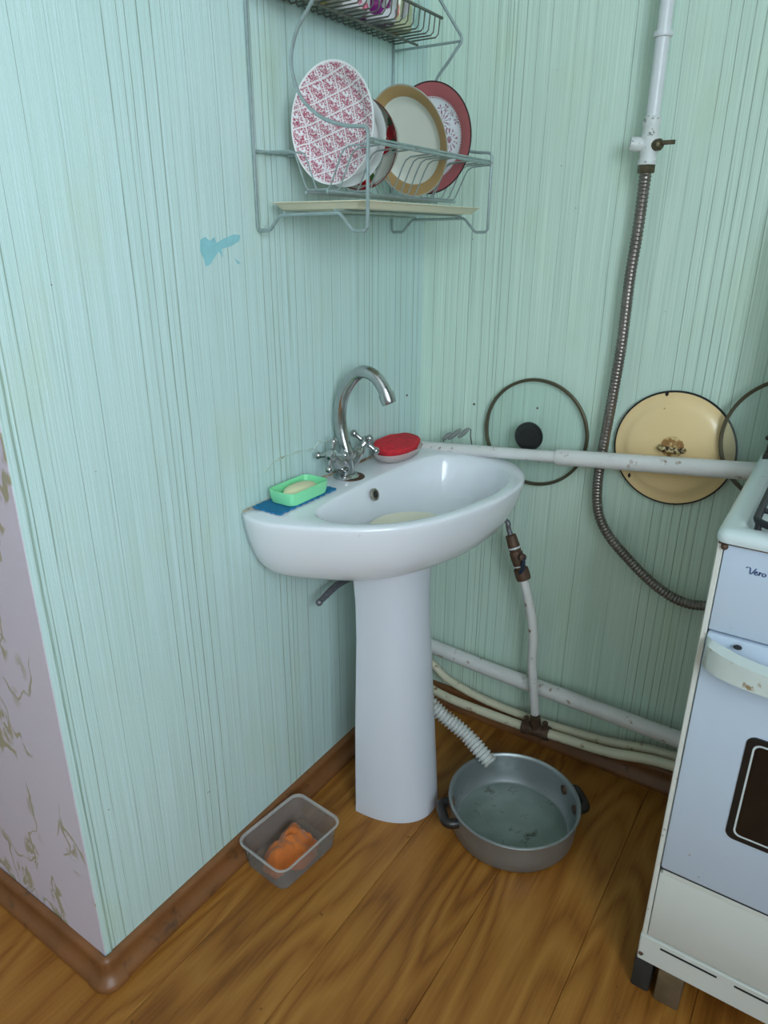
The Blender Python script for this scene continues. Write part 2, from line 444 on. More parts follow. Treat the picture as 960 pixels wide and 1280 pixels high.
# paint smear and flaw marks on the left wall
def smear(poly_px, name, mat):
    pts = [px(a, b, 0, 0.0) for a, b in poly_px]
    return obj(name, g_extrude_poly([(0.0, p.y, p.z) for p in pts], (1, 0, 0), .0005), mat, wl, smooth=False)
smear([(250, 300), (256, 296), (262, 301), (268, 296), (270, 304), (280, 298), (292, 293), (300, 294), (299, 301), (288, 308), (277, 311), (278, 322), (273, 314), (268, 322), (262, 331), (257, 333), (255, 324), (250, 314)], 'paint_smear', M_smear)
smear([(293, 323), (297, 326), (301, 329), (297, 330)], 'paint_fleck', M_smear)
# old sealant / plaster ridge over the washbasin
ridge = smooth_path([Vector((.0003, px(a, b, 0, 0).y, px(a, b, 0, 0).z)) for a, b in ((330, 590), (345, 576), (368, 566), (386, 562), (393, 560), (398, 553), (410, 552))], 5)
obj('sealant_ridge', g_tube(ridge, [.0016 + .001 * math.sin(i * 1.3) for i in range(len(ridge))], 6), simple('old_sealant', (.50, .62, .54), .7, dirt=(.30, .24, .14), dscale=60, dlo=.55, dhi=.65), wl)

# baseboards: cove-and-round profile swept along the walls
def skirting(name, a, b, nrm, label=None):
    prof = [(0, 0), (.026, 0), (.027, .006), (.025, .012), (.019, .017), (.014, .023), (.011, .031), (.011, .038), (.012, .046), (.010, .052), (.004, .055), (0, .055)]
    nv = Vector(nrm); rings = []
    for p in (a, b): rings.append([Vector(p) + nv * d + Vector((0, 0, h)) for d, h in prof])
    return struct(obj(name, g_loft(rings, True, True, True), M_base, smooth=True, angle=50))
bl = skirting('baseboard_left', (0, OUT + .012, 0), (0, -.0, 0), (1, 0, 0))
bb = skirting('baseboard_back', (0, 0, 0), (RX1, 0, 0), (0, -1, 0))
brn = skirting('baseboard_return', (RX0, OUT - .0015, 0), (-.012, OUT - .0015, 0), (0, -1, 0))
def corner_cap():
    prof = [(0.004, 0), (.029, 0), (.031, .007), (.028, .013), (.022, .018), (.017, .024), (.0145, .031), (.0145, .040), (.0145, .048), (.012, .055), (.004, .057)]
    rings = []
    for k in range(13):
        t = k / 12; a = math.radians(-90 + 90 * (t - 1 / 6) / (4 / 6)) if 1 / 6 <= t <= 5 / 6 else None
        rg = []
        for d, h in prof:
            if t < 1 / 6: p = Vector((-.016 * (1 - t * 6), OUT - d, h))
            elif t > 5 / 6: p = Vector((d, OUT + .016 * ((t - 5 / 6) * 6), h))
            else: p = Vector((d * math.cos(a), OUT + d * math.sin(a), h))
            rg.append(p)
        rings.append(rg)
    return g_loft(rings, True, True, True)
obj('corner_cap', corner_cap(), M_base, brn, angle=60)
WL[brn.name] = Vector((0, 0, 0))

# ------------------------------------------------------------------ washbasin
def dense(pts, n=10): return smooth_path(pts, n)
OUTL = [(.003, -.616), (.045, -.631), (.09, -.624), (.137, -.605), (.187, -.580), (.232, -.550), (.285, -.494), (.322, -.414), (.348, -.312), (.353, -.215), (.336, -.140), (.290, -.078), (.222, -.042), (.150, -.032), (.08, -.036), (.03, -.040), (.003, -.044)]
outl = [(p.x, p.y) for p in dense([Vector((a, b, 0)) for a, b in OUTL], 6)]
outl[0] = (.003, -.616); outl[-1] = (.003, -.044)
INL = [(.118, -.553), (.165, -.556), (.225, -.524), (.272, -.470), (.303, -.398), (.324, -.300), (.326, -.222), (.312, -.163), (.270, -.110), (.215, -.088), (.155, -.092), (.118, -.115), (.100, -.160), (.093, -.240), (.092, -.333), (.095, -.440), (.103, -.520)]
inl = [(p.x, p.y) for p in dense([Vector((a, b, 0)) for a, b in INL + [INL[0]]], 6)][:-1]
BC = (.19, -.325)
def polar(poly, c, th):
    d = (math.cos(th), math.sin(th)); best = 0
    n = len(poly)
    for i in range(n):
        x1, y1 = poly[i][0] - c[0], poly[i][1] - c[1]; x2, y2 = poly[(i + 1) % n][0] - c[0], poly[(i + 1) % n][1] - c[1]
        ex, ey = x2 - x1, y2 - y1; den = d[0] * ey - d[1] * ex
        if abs(den) < 1e-12: continue
        t = (x1 * ey - y1 * ex) / den; s = (x1 * d[1] - y1 * d[0]) / den
        if t > 0 and -1e-6 <= s <= 1 + 1e-6: best = max(best, t)
    return best
angs = [2 * math.pi * k / 120 for k in range(120)]
for cx_, cy_ in ((.003, -.616), (.003, -.044)): angs.append(math.atan2(cy_ - BC[1], cx_ - BC[0]) % (2 * math.pi))
angs = sorted(set(angs))
RO = [polar(outl, BC, a) for a in angs]; RIi = [polar(inl, BC, a) for a in angs]
def ring_o(s, z, inset=0.0):
    out = []
    for a, ro in zip(angs, RO):
        x = BC[0] + (ro - inset) * math.cos(a); y = BC[1] + (ro - inset) * math.sin(a)
        x = .003 + (x - .003) * s; y = -.333 + (y + .333) * s
        out.append((max(x, .003), y, z))
    return out
def ring_i(s, z, grow=0.0, c=(.215, -.31)):
    out = []
    for a, ri in zip(angs, RIi):
        x = BC[0] + (ri + grow) * math.cos(a); y = BC[1] + (ri + grow) * math.sin(a)
        out.append((c[0] + (x - c[0]) * s, c[1] + (y - c[1]) * s, z))
    return out
rings = [ring_o(.42, .606), ring_o(.60, .602), ring_o(.72, .602), ring_o(.79, .607), ring_o(.845, .618), ring_o(.89, .634), ring_o(.93, .655), ring_o(.962, .680), ring_o(.985, .705), ring_o(.996, .722), ring_o(1.0, .730), ring_o(.998, .7345), ring_o(1.0, .737, .006),
         ring_i(1, .7365, .006), ring_i(1, .735, .001), ring_i(.985, .730), ring_i(.965, .718), ring_i(.92, .690), ring_i(.85, .660), ring_i(.74, .641), ring_i(.55, .630), ring_i(.30, .624), ring_i(.08, .621)]
basin = thing('wash_basin', 'white ceramic washbasin fixed against the striped green wall', 'washbasin', (.003, -.333, .602))
V_, F_ = g_loft(rings, True, True, True)
obj('bowl', (V_, F_), M_ceramic, basin, angle=70)
# overflow ring and drain
p = px(468, 618, 0, .106); p = Vector((.107, p.y, p.z))
ovM = align(p, (1, 0, .35))
obj('overflow_ring', g_xf(g_lathe([(.0075, -.002), (.0125, -.002), (.0125, .0015), (.0105, .003), (.0085, .003), (.0075, .001)], 24, True), ovM), M_ring, basin)
obj('overflow_hole', g_xf(g_lathe([(0, .0005), (.008, .0005), (.008, -.002), (0, -.002)], 20), ovM), M_hole, basin)
obj('drain_grate', g_xf(g_lathe([(0, .002), (.018, .002), (.022, .0005), (.022, -.002), (0, -.002)], 28), Matrix.Translation((.215, -.31, .624))), M_ring, basin)
obj('seal_bead', g_tube([(.0035, -.61, .7362), (.0035, -.46, .7372), (.0035, -.30, .7366), (.0035, -.05, .7366)], .0032, 6), simple('grimy_seal', (.46, .40, .30), .7, dirt=(.18, .10, .05), dscale=40, dlo=.45, dhi=.6), basin)
# cream dish lying in the basin
dM = Matrix.Translation((.204, -.372, .648)) @ Matrix.Rotation(math.radians(-3), 4, 'Y')
cd_ = local('dish', g_lathe([(0, .0), (.05, .0), (.064, .006), (.078, .020), (.082, .0245), (.080, .026), (.075, .0215), (.06, .0095), (.045, .005), (0, .005)], 48), M_creamdish, dM)
tag(cd_, 'shallow cream dish lying inside the washbasin bowl', 'dish')

# pedestal
ped = thing('pedestal', 'white ceramic pedestal column standing on the floor under the washbasin', 'pedestal', (.2, -.363, 0))
def ped_ring(z, hw, xf, xb=.13, t=0.0):
    pts = []
    for k in range(41):
        a = math.pi * (k / 40 - .5); e = 2 / 2.2
        cx = math.cos(a); sy = math.sin(a)
        x = xb + (xf - xb - t) * (abs(cx) ** e); y = -.363 + (hw - t) * (abs(sy) ** e) * (1 if sy > 0 else -1)
        pts.append((x, y, z))
    return pts
PZ = [(0, .0965, .2725), (.012, .0965, .2720), (.02, .0955, .2705), (.10, .0955, .2645), (.22, .0945, .2545), (.34, .090, .2455), (.44, .0865, .239), (.52, .0885, .2335), (.57, .094, .2345), (.602, .099, .2365)]
def shell(rows, th):
    rr = []
    for z, hw, xf in rows:
        o_ = ped_ring(z, hw, xf); i_ = ped_ring(z, hw, xf, t=th)
        rr.append(o_ + list(reversed(i_)))
    return g_loft(rr, True, True, True)
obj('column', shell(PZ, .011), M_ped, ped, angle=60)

# ------------------------------------------------------------------ faucet
fb = Vector((.040, -.354, .7375))
fau = thing('mixer_tap', 'worn chrome two-handle mixer tap with a gooseneck spout on the washbasin', 'tap', fb)
obj('base', g_xf(g_lathe([(0, 0), (.026, 0), (.027, .003), (.024, .007), (.017, .010), (0, .010)], 32), Matrix.Translation(fb)), M_chrome, fau)
obj('body', g_xf(g_lathe([(0, .008), (.0165, .008), (.016, .02), (.0135, .038), (.0145, .044), (.0155, .046), (.0155, .054), (.0135, .058), (.011, .064), (0, .064)], 28), Matrix.Translation(fb)), M_chrome, fau)
sp = smooth_path([fb + Vector(v) for v in ((-.000, 0, .058), (-.008, 0, .085), (-.013, 0, .115), (-.010, 0, .150), (.002, 0, .180), (.022, 0, .205), (.047, 0, .2165), (.072, 0, .209), (.089, 0, .191), (.096, 0, .178))], 6)
obj('spout', g_tube(sp, .0125, 18), M_chrome, fau)
d_ = (sp[-1] - sp[-3]).normalized()
obj('aerator', g_xf(g_lathe([(0, -.004), (.0148, -.004), (.0152, .010), (.0135, .017), (.011, .017), (0, .014)], 24), align(sp[-1], d_)), M_chrome, fau)
for sy in (-1, 1):
    d = Vector((.10, sy * .80, .60)).normalized(); st_ = fb + Vector((0, 0, .018))
    arm = obj('valve_arm', g_xf(g_lathe([(0, 0), (.0125, 0), (.0135, .018), (.0145, .022), (.0145, .040), (.012, .048), (.008, .056), (0, .056)], 24), align(st_, d)), M_chrome, fau)
    hM = align(st_ + d * .056, d, (.3, .2, 1)) @ Matrix.Scale(1.25, 4)
    gs = [g_lathe([(0, 0), (.006, 0), (.007, .006), (.0095, .010), (.0095, .016), (.006, .021), (0, .022)], 20)]
    for k in range(4):
        a = math.pi / 2 * k + .5
        e = Vector((math.cos(a), math.sin(a), 0)); cc = Vector((0, 0, .012))
        gs.append(g_tube([cc + e * .006, cc + e * .014, cc + e * .020], [.0042, .0036, .0046], 10)); gs.append(g_ball(cc + e * .023, .0062, 12))
    h = obj('cross_handle', g_xf(g_join(*gs), hM), M_chrome, fau)
# mounting gasket dark ring
obj('gasket', g_xf(g_lathe([(0, 0), (.031, 0), (.030, .0012), (0, .0012)], 28), Matrix.Translation(fb + Vector((.004, .006, -.0005)))), M_rust, fau)

# ------------------------------------------------------------------ things on the basin deck
def cloth_geo():
    nx, ny = 14, 34; V, F = [], []
    for s_ in (0, 1):
        for j in range(ny):
            for i in range(nx):
                u, v = i / (nx - 1), j / (ny - 1)
                x = .008 + .064 * u; y = -.592 + .162 * v
                e = min(u, 1 - u, v, 1 - v)
                if e < .01:
                    x += .0018 * math.sin(v * 60); y += .0018 * math.sin(u * 34)
                z = .7378 + .0028 * s_ + .0008 * (mnoise.noise(Vector((x * 60, y * 60, 3))) + 1) * (1 if e < .2 else .2)
                V.append((x, y, z))
    n = nx * ny
    for j in range(ny - 1):
        for i in range(nx - 1):
            a = j * nx + i; F.append((a, a + 1, a + nx + 1, a + nx)); F.append((n + a, n + a + nx, n + a + nx + 1, n + a + 1))
    bd = [i for i in range(nx)] + [j * nx + nx - 1 for j in range(1, ny)] + [(ny - 1) * nx + i for i in range(nx - 2, -1, -1)] + [j * nx for j in range(ny - 2, 0, -1)]
    for k in range(len(bd)):
        a, b = bd[k], bd[(k + 1) % len(bd)]; F.append((a, n + a, n + b, b))
    return V, F
tag(obj('sponge_cloth', cloth_geo(), M_blue, origin=(.04, -.51, .7375)), 'folded blue sponge cloth under the green soap dish', 'cloth')
def oct_ring(cx, cy, hx, hy, ch, z, n=3):
    pts = []
    co_ = [(hx, hy - ch), (hx - ch, hy), (-hx + ch, hy), (-hx, hy - ch), (-hx, -hy + ch), (-hx + ch, -hy), (hx - ch, -hy), (hx, -hy + ch)]
    for a, b in co_: pts.append((cx + a, cy + b, z))
    return pts
SD = (.044, -.506)
def soap_dish():
    r = []
    for hx, hy, z in ((.026, .049, .7418), (.0275, .051, .7425), (.0295, .0535, .752), (.0305, .055, .766), (.0300, .0545, .7665), (.0285, .053, .7663), (.0275, .0515, .752), (.0255, .049, .7455), (.01, .03, .7448)):
        r.append([(SD[0] + a, SD[1] + b, z) for a, b in rrect(-hx, hx, -hy, hy, .013, 3)])
    return g_loft(r, True, True, True)
tag(obj('soap_dish', soap_dish(), M_green, origin=(SD[0], SD[1], .7415), angle=25), 'mint green plastic soap dish on the blue cloth', 'soap dish')
sb = [(0, -.012)] + [(math.sin(math.pi * k / 12), -.012 * math.cos(math.pi * k / 12)) for k in range(1, 12)] + [(0, .012)]
gv, gf = g_lathe(sb, 32)
gv = [Vector((p.x * .0225, p.y * .040, p.z * .85)) for p in gv]
tag(local('soap_bar', (gv, gf), M_soap, Matrix.Translation((SD[0], SD[1] + .003, .7562))), 'cream bar of soap inside the green soap dish', 'soap')
# clear dish with red sponge
RD = Vector((.052, -.178, .7378))
def ell(hx, hy, z, n=48, pw=2.4):
    return [(RD.x + hx * abs(math.cos(a)) ** (2 / pw) * (1 if math.cos(a) > 0 else -1), RD.y + hy * abs(math.sin(a)) ** (2 / pw) * (1 if math.sin(a) > 0 else -1), z) for a in [2 * math.pi * k / n for k in range(n)]]
cl = obj('clear_soap_dish', g_loft([ell(.030, .055, RD.z + .0005), ell(.034, .062, RD.z + .003), ell(.040, .071, RD.z + .014), ell(.0415, .073, RD.z + .020), ell(.0405, .072, RD.z + .0205), ell(.039, .0695, RD.z + .0145), ell(.032, .060, RD.z + .0045), ell(.01, .02, RD.z + .004)], True, True, True), M_cup, origin=RD)
tag(cl, 'clear plastic soap dish holding the red sponge', 'soap dish')
def sponge():
    rings_ = []
    for k, (s, z) in enumerate(((.74, .0085), (.80, .0095), (.88, .017), (.99, .029), (1.0, .0335), (.96, .0355), (.3, .036))):
        rg = []
        for j, (a, b, c) in enumerate(ell(.038 * s, .070 * s, RD.z + z, 48, 2.5)):
            nz = mnoise.noise(Vector((a * 40, b * 40, z * 30)))
            tp = 1 - .18 * max(0, (b - RD.y) / .066) 
            rg.append((RD.x + (a - RD.x) * tp * (1 + .06 * nz), b, c + .0015 * nz + (a - RD.x) * -.12))
        rings_.append(rg)
    return g_loft(rings_, True, True, True)
tag(obj('red_sponge', sponge(), M_red, origin=RD), 'bright red cleaning sponge lying in a clear dish', 'sponge')

# ------------------------------------------------------------------ dish rack
Y0, Y1 = -.533, -.135
rack = thing('dish_rack', 'two-tier grey wire dish rack hung on the left wall', 'dish rack', (.004, (Y0 + Y1) / 2, 1.197))
RP = .0027
def side_frame(y):
    zt = 1.74
    rear = [(.004, y, zt), (.004, y, 1.204), (.007, y, 1.199), (.027, y, 1.199), (.032, y, 1.202), (.049, y, 1.219), (.054, y, 1.2215), (.166, y, 1.2235), (.171, y, 1.221), (.190, y, 1.202), (.195, y, 1.199), (.214, y, 1.199), (.219, y, 1.204), (.220, y, 1.327), (.217, y, 1.333), (.211, y, 1.3345)]
    cur = smooth_path([(.211, y, 1.3345), (.180, y, 1.3375), (.138, y, 1.351), (.102, y, 1.379), (.086, y, 1.421), (.097, y, 1.459), (.122, y, 1.486)], 6)
    rest = [(.147, y, 1.514), (.1485, y, 1.519), (.146, y, 1.525), (.101, y, 1.584), (.060, y, 1.64), (.02, y, 1.70), (.004, y, 1.74)]
    a = g_tube(rear + cur[1:] + rest, RP, 8)
    b = g_tube([(.004, y + .004, 1.517), (.146, y + .004, 1.517)], RP * .85, 8)
    return g_join(a, b)
for y in (Y0, Y1): obj('side_frame', side_frame(y), M_rackw, rack)
ub = obj('upper_basket', g_join(g_tube([(.056, Y0, 1.520), (.056, Y1 - .0, 1.520)], .0024, 8), g_tube([(.107, Y0, 1.5555), (.107, Y1, 1.5555)], .0026, 8),
        g_tube([(.006, Y0, 1.5555), (.006, Y1, 1.5555)], .0022, 8)), M_rackd, rack)
WL[ub.name] = WL[rack.name]
wp = [(.006, 0, 1.5555), (.0065, 0, 1.530), (.010, 0, 1.5255), (.099, 0, 1.5255), (.104, 0, 1.530), (.107, 0, 1.5555)]
nu = 23; first = None
for k in range(nu):
    y = Y0 + .008 + (Y1 - Y0 - .016) * k / (nu - 1)
    if first is None:
        first = obj('wire', g_tube([(a, y, c) for a, b, c in wp], .0013, 6), M_rackd, ub); fy = y
    else:
        o = first.copy(); COL.objects.link(o); o.parent = ub; o.location = (0, y - fy, 0)
lb = obj('plate_basket', g_join(g_tube([(.219, Y0, 1.3155), (.219, Y1, 1.3155)], .0025, 8), g_tube([(.2195, Y0, 1.320), (.2195, Y1, 1.320)], .0017, 8), g_tube([(.006, Y0, 1.3145), (.006, Y1, 1.3145)], .0022, 8),
        g_tube([(.106, Y0, 1.2530), (.106, Y1, 1.2530)], .0026, 8), g_tube([(.146, Y0, 1.2530), (.146, Y1, 1.2530)], .0024, 8)), M_rackw, rack)
WL[lb.name] = WL[rack.name]
wp2 = [(.006, 0, 1.3125), (.075, 0, 1.311), (.0825, 0, 1.308), (.0865, 0, 1.300), (.102, 0, 1.262), (.107, 0, 1.2565), (.145, 0, 1.2565), (.150, 0, 1.262), (.168, 0, 1.298), (.174, 0, 1.307), (.183, 0, 1.3115), (.219, 0, 1.3135)]
nl = 17; first = None
PLATES = [((.123, -.492, 1.3475), .0825, -.08, -.02, .012, .016), ((.118, -.444, 1.3315), .068, .11, .10, .014, .014), ((.118, -.412, 1.328), .067, .13, -.08, .034, .006),
          ((.120, -.272, 1.343), .0895, -.17, -.33, .012, .019), ((.128, -.212, 1.354), .0905, -.07, -.05, .011, .022)]
def wire_hits(y):
    P_ = []
    for (a, _, c), (a2, _, c2) in zip(wp2[:-1], wp2[1:]):
        P_ += [Vector((a + (a2 - a) * t / 8, y, c + (c2 - c) * t / 8)) for t in range(9)]
    hits = 0
    for c_, R_, az_, el_, dep_, rw_ in PLATES:
        nn = Vector((math.sin(az_) * math.cos(el_), -math.cos(az_) * math.cos(el_), math.sin(el_)))
        for p in P_:
            d_ = p - Vector(c_); h_ = d_.dot(nn); r_ = (d_ - nn * h_).length
            if r_ > R_ + .002: continue
            lo_, hi_ = (-dep_ - .008, -dep_ + .003) if r_ < (R_ - rw_) * .75 else ((-dep_ - .007, .003) if r_ < R_ - rw_ else (-dep_ * .42 - .006, .003))
            if lo_ < h_ < hi_: hits += 1
    return hits
for k in range(nl):
    y = Y0 + .004 + (Y1 - Y0 - .008) * k / (nl - 1)
    opts = sorted([(wire_hits(y + dy), abs(dy), y + dy) for dy in (0, .003, -.003, .006, -.006, .009, -.009) if Y0 + .003 < y + dy < Y1 - .003])
    if opts and 0 < k < nl - 1:
        if opts[0][0] > 0: continue
        y = opts[0][2]
    if first is None:
        first = obj('wire', g_tube([(a, y, c) for a, b, c in wp2], .0013, 6), M_rackw, lb); fy = y
    else:
        o = first.copy(); COL.objects.link(o); o.parent = lb; o.location = (0, y - fy, 0)
# lower stretchers carrying the drip tray
obj('stretcher', g_tube([(.060, Y0, 1.2255), (.060, Y1, 1.2255)], .002, 8), M_rackw, rack)
obj('stretcher', g_tube([(.160, Y0, 1.2275), (.160, Y1, 1.2275)], .002, 8), M_rackw, rack)
# drip tray
def dtray():
    rr = []
    for x0, x1, a, b, z in ((.030, .196, Y0 + .022, Y1 - .012, 1.2300), (.022, .205, Y0 + .013, Y1 - .006, 1.2390), (.018, .209, Y0 + .009, Y1 - .004, 1.2398), (.018, .209, Y0 + .009, Y1 - .004, 1.2410), (.024, .203, Y0 + .015, Y1 - .008, 1.2406), (.032, .194, Y0 + .024, Y1 - .014, 1.2325)):
        rr.append([(u, v, z) for u, v in rrect(x0, x1, a, b, .015, 4)])
    return g_loft(rr, True, True, True)
tag(obj('drip_tray', dtray(), M_cream, origin=(.11, -.33, 1.23), angle=30), 'flat cream plastic drip tray at the bottom of the dish rack', 'tray')

# ------------------------------------------------------------------ plates
def plate_mat_red():
    n = N('red_block_print_plate'); co = n.coord(); s = n.sep(co)
    R_ = n.math('SQRT', n.math('ADD', n.math('MULTIPLY', s[0], s[0]), n.math('MULTIPLY', s[1], s[1])))
    sc = 1 / .0245; ca, sa = math.cos(.22), math.sin(.22)
    a = n.math('MULTIPLY_ADD', s[1], sa * sc, n.math('MULTIPLY', s[0], ca * sc)); b = n.math('MULTIPLY_ADD', s[1], ca * sc, n.math('MULTIPLY', s[0], -sa * sc))
    def cell(u): return n.math('SUBTRACT', n.math('FRACT', n.math('ADD', u, 50.37)), .5)
    fa, fb_ = cell(a), cell(b)
    inside = n.math('MULTIPLY', n.step(n.math('ABSOLUTE', fa), .48, .43), n.step(n.math('ABSOLUTE', fb_), .48, .43))
    q = n.comb(n.math('ABSOLUTE', fa), n.math('ABSOLUTE', fb_), 0.0)
    q2 = n.comb(fa, fb_, 0.0)
    v = n.voro(q2, 5.2, 'F1'); curl = n.step(n.math('ABSOLUTE', n.math('SUBTRACT', v, .40)), .24, .15)
    v2 = n.step(n.noise(co, 420, 1), .40, .50)
    mk = n.math('MULTIPLY', n.math('MULTIPLY', inside, curl), n.math('MULTIPLY_ADD', v2, .5, .5))
    red = n.mix(n.noise(co, 60, 2), (.48, .012, .06), (.30, .008, .07))
    og = n.step(n.noise(co, 24, 1), .73, .75)
    c = n.mix(n.math('MULTIPLY', mk, .9), (.86, .80, .82), n.mix(og, red, (.75, .30, .03)))
    c = n.mix(n.step(R_, .079, .0805), c, (.88, .85, .85))
    n.set(Base_Color=c, Roughness=.15); return n.m
def plate_mat_tan():
    n = N('tan_rim_plate'); co = n.coord(); s = n.sep(co)
    R_ = n.math('SQRT', n.math('ADD', n.math('MULTIPLY', s[0], s[0]), n.math('MULTIPLY', s[1], s[1])))
    c = n.mix(n.step(R_, .0695, .0705), (.82, .83, .74), (.50, .32, .14))
    c = n.mix(n.step(R_, .0868, .0875), c, (.50, .47, .40))
    n.set(Base_Color=c, Roughness=.18); return n.m
def plate_mat_pink():
    n = N('pink_rim_flower_plate'); co = n.coord(); s = n.sep(co)
    R_ = n.math('SQRT', n.math('ADD', n.math('MULTIPLY', s[0], s[0]), n.math('MULTIPLY', s[1], s[1])))
    c = n.mix(0.0, (.80, .82, .86), (.8, .8, .8))
    ink = (.28, .05, .10)
    for cx, cy, r0, r1, k, fill in ((.024, .027, .003, .0185, 12, .0), (.039, -.003, .009, .019, 13, -.1), (.039, -.003, 0, .0065, 9, -2.0), (.020, .047, .0015, .007, 5, -.3), (.032, .047, .0015, .007, 5, -.3), (.055, .026, .0015, .008, 5, -.3), (.044, .037, .001, .006, 5, -.3), (.040, -.027, .001, .007, 5, -.2), (.030, -.036, .001, .006, 5, -.2), (-.02, .01, .003, .018, 12, .0), (-.02, -.03, .003, .014, 9, .0)):
        dx, dy = n.math('SUBTRACT', s[0], cx), n.math('SUBTRACT', s[1], cy)
        r = n.math('SQRT', n.math('ADD', n.math('MULTIPLY', dx, dx), n.math('MULTIPLY', dy, dy)))
        th = n.math('ARCTAN2', dy, dx)
        pet = n.step(n.math('SINE', n.math('MULTIPLY', th, float(k))), fill, fill + .35)
        mk = n.math('MULTIPLY', pet, n.math('MULTIPLY', n.step(r, r1, r1 - .002), n.step(r, r0 - .0015, r0)))
        mk = n.math('MULTIPLY', mk, n.step(n.noise(co, 260, 2), .36, .50))
        c = n.mix(n.math('MULTIPLY', mk, .85), c, ink)
    rim = n.mix(n.noise(co, 20, 2), (.47, .13, .14), (.42, .12, .13))
    dots = n.math('MULTIPLY', n.step(n.math('ABSOLUTE', n.math('SUBTRACT', R_, .0655)), .0016, .0008), n.step(n.math('SINE', n.math('MULTIPLY', n.math('ARCTAN2', s[1], s[0]), 90.0)), -.1, .2))
    c = n.mix(dots, c, rim)
    c = n.mix(n.step(R_, .0668, .0675), c, rim)
    c = n.mix(n.step(R_, .0878, .0886), c, (.045, .02, .025))
    n.set(Base_Color=c, Roughness=.2); return n.m
def floral_mat(name, base, cols, scale=26.0, edge=None, thr=(.36, .28), offs=0.0):
    n = N(name); co = n.coord(); a = n.node('ShaderNodeVectorMath', operation='ADD'); n.lk(co, a.inputs[0]); a.inputs[1].default_value = (offs, offs * .7, offs * .3)
    v = n.node('ShaderNodeTexVoronoi'); n.lk(a.outputs[0], v.inputs['Vector']); v.inputs['Scale'].default_value = scale
    wob = n.math('MULTIPLY_ADD', n.noise(a.outputs[0], scale * 5, 2), .22, n.math('ADD', v.outputs['Distance'], -.11))
    mk = n.step(wob, *thr)
    pick = n.sep(v.outputs['Color'])[0]
    st = [(i / len(cols), c) for i, c in enumerate(cols)]
    pc = n.ramp(pick, st, 'CONSTANT')
    pc = n.mix(n.step(wob, .16, .10), pc, tuple(min(1, x * 1.6 + .03) for x in cols[0]))
    c = n.mix(mk, base, pc)
    if edge:
        s = n.sep(co); R_ = n.math('SQRT', n.math('ADD', n.math('MULTIPLY', s[0], s[0]), n.math('MULTIPLY', s[1], s[1])))
        c = n.mix(n.step(R_, edge[0], edge[0] + .001), c, edge[1])
    n.set(Base_Color=c, Roughness=.18); return n.m
M_bowl = floral_mat('red_flower_bowl', (.62, .63, .56), [(.45, .01, .02), (.05, .12, .03), (.40, .02, .03), (.09, .16, .05)], 30, (.0645, (.22, .05, .05)), (.52, .44))
M_whiteplate = simple('white_plate_china', (.80, .84, .82), .16)
def plate_obj(name, label, c, R, az, el, mat, depth, rimw, roll=0.0, foot=.55):
    nrm = Vector((math.sin(az) * math.cos(el), -math.cos(az) * math.cos(el), math.sin(el)))
    M = align(c, nrm, Vector((0, 0, 1)).cross(nrm)) @ Matrix.Rotation(roll, 4, 'Z')
    ri = R - rimw; t = .0035
    prof = [(0, -depth), (ri * .75, -depth), (ri * .93, -depth * .8), (ri, -depth * .42), (R * .98, -.0008), (R, -.0008 + .0006), (R, -.002), (R * .98, -.004), (ri + .001, -depth * .42 - t), (ri * .93, -depth * .8 - t * 1.1), (ri * foot, -depth - t), (ri * foot - .002, -depth - t - .002), (ri * foot - .006, -depth - t - .002), (ri * foot - .007, -depth - t), (0, -depth - t)]
    o = local(name, g_lathe(prof, 64), mat, M, angle=35)
    return tag(o, label, 'bowl' if 'bowl' in name else 'plate', 'plates standing in the dish rack')
plate_obj('dinner_plate', 'plate printed all over with red blocks, standing in the wire rack', (.123, -.492, 1.3475), .0825, -.08, -.02, plate_mat_red(), .012, .016)
plate_obj('deep_plate', 'plain white plate between the red printed plate and the floral bowl', (.118, -.444, 1.3315), .068, .11, .10, M_whiteplate, .014, .014)
plate_obj('floral_bowl', 'bowl with red flowers and green leaves standing in the rack', (.118, -.412, 1.328), .067, .13, -.08, M_bowl, .034, .006, .4, .6)
plate_obj('serving_plate', 'cream plate with a broad tan rim in the dish rack', (.120, -.272, 1.343), .0895, -.17, -.33, plate_mat_tan(), .012, .019)
plate_obj('flower_plate', 'white plate with a dusty pink rim and flower print', (.128, -.212, 1.354), .0905, -.07, -.05, plate_mat_pink(), .011, .022)

# ------------------------------------------------------------------ mugs on the upper shelf
def mug(label, y, r, h, mat, hm=None, taper=.9, handle=True, x=.056, name='mug'):
    prof = [(0, 0), (r * taper * .92, 0), (r * taper, .003), (r * .98, h * .6), (r, h), (r - .0025, h + .0005), (r - .003, h - .001), (r * .98 - .003, h * .6), (r * taper - .003, .006), (0, .005)]
    t = thing(name, label, 'mug', (x, y, 1.5272), 'mugs on the upper rack shelf')
    local('body', g_lathe(prof, 36), mat, Matrix.Identity(4), t)
    if handle:
        d = Vector((.80, -.60, 0)).normalized()
        hp = smooth_path([d * (r - .002) + Vector((0, 0, h * .82)), d * (r + .014) + Vector((0, 0, h * .84)), d * (r + .022) + Vector((0, 0, h * .58)), d * (r + .016) + Vector((0, 0, h * .30)), d * (r * .97 - .001) + Vector((0, 0, h * .2))], 6)
        local('handle', g_tube(hp, .0045, 10), hm or mat, Matrix.Identity(4), t)
    return t
M_porc = simple('white_porcelain', (.80, .80, .82), .15)
mug('brown glazed bowl-shaped cup at the outer end of the upper shelf', -.490, .038, .05, simple('brown_glaze', (.20, .10, .05), .25, var=.3), None, .6, False, .05, 'cup')
mug('cream cup with yellow and green print beside the brown cup', -.412, .033, .085, floral_mat('yellow_print_cup', (.72, .70, .60), [(.55, .40, .08), (.25, .30, .10), (.30, .16, .06)], 34, None, (.45, .38), 3.1), M_porc)
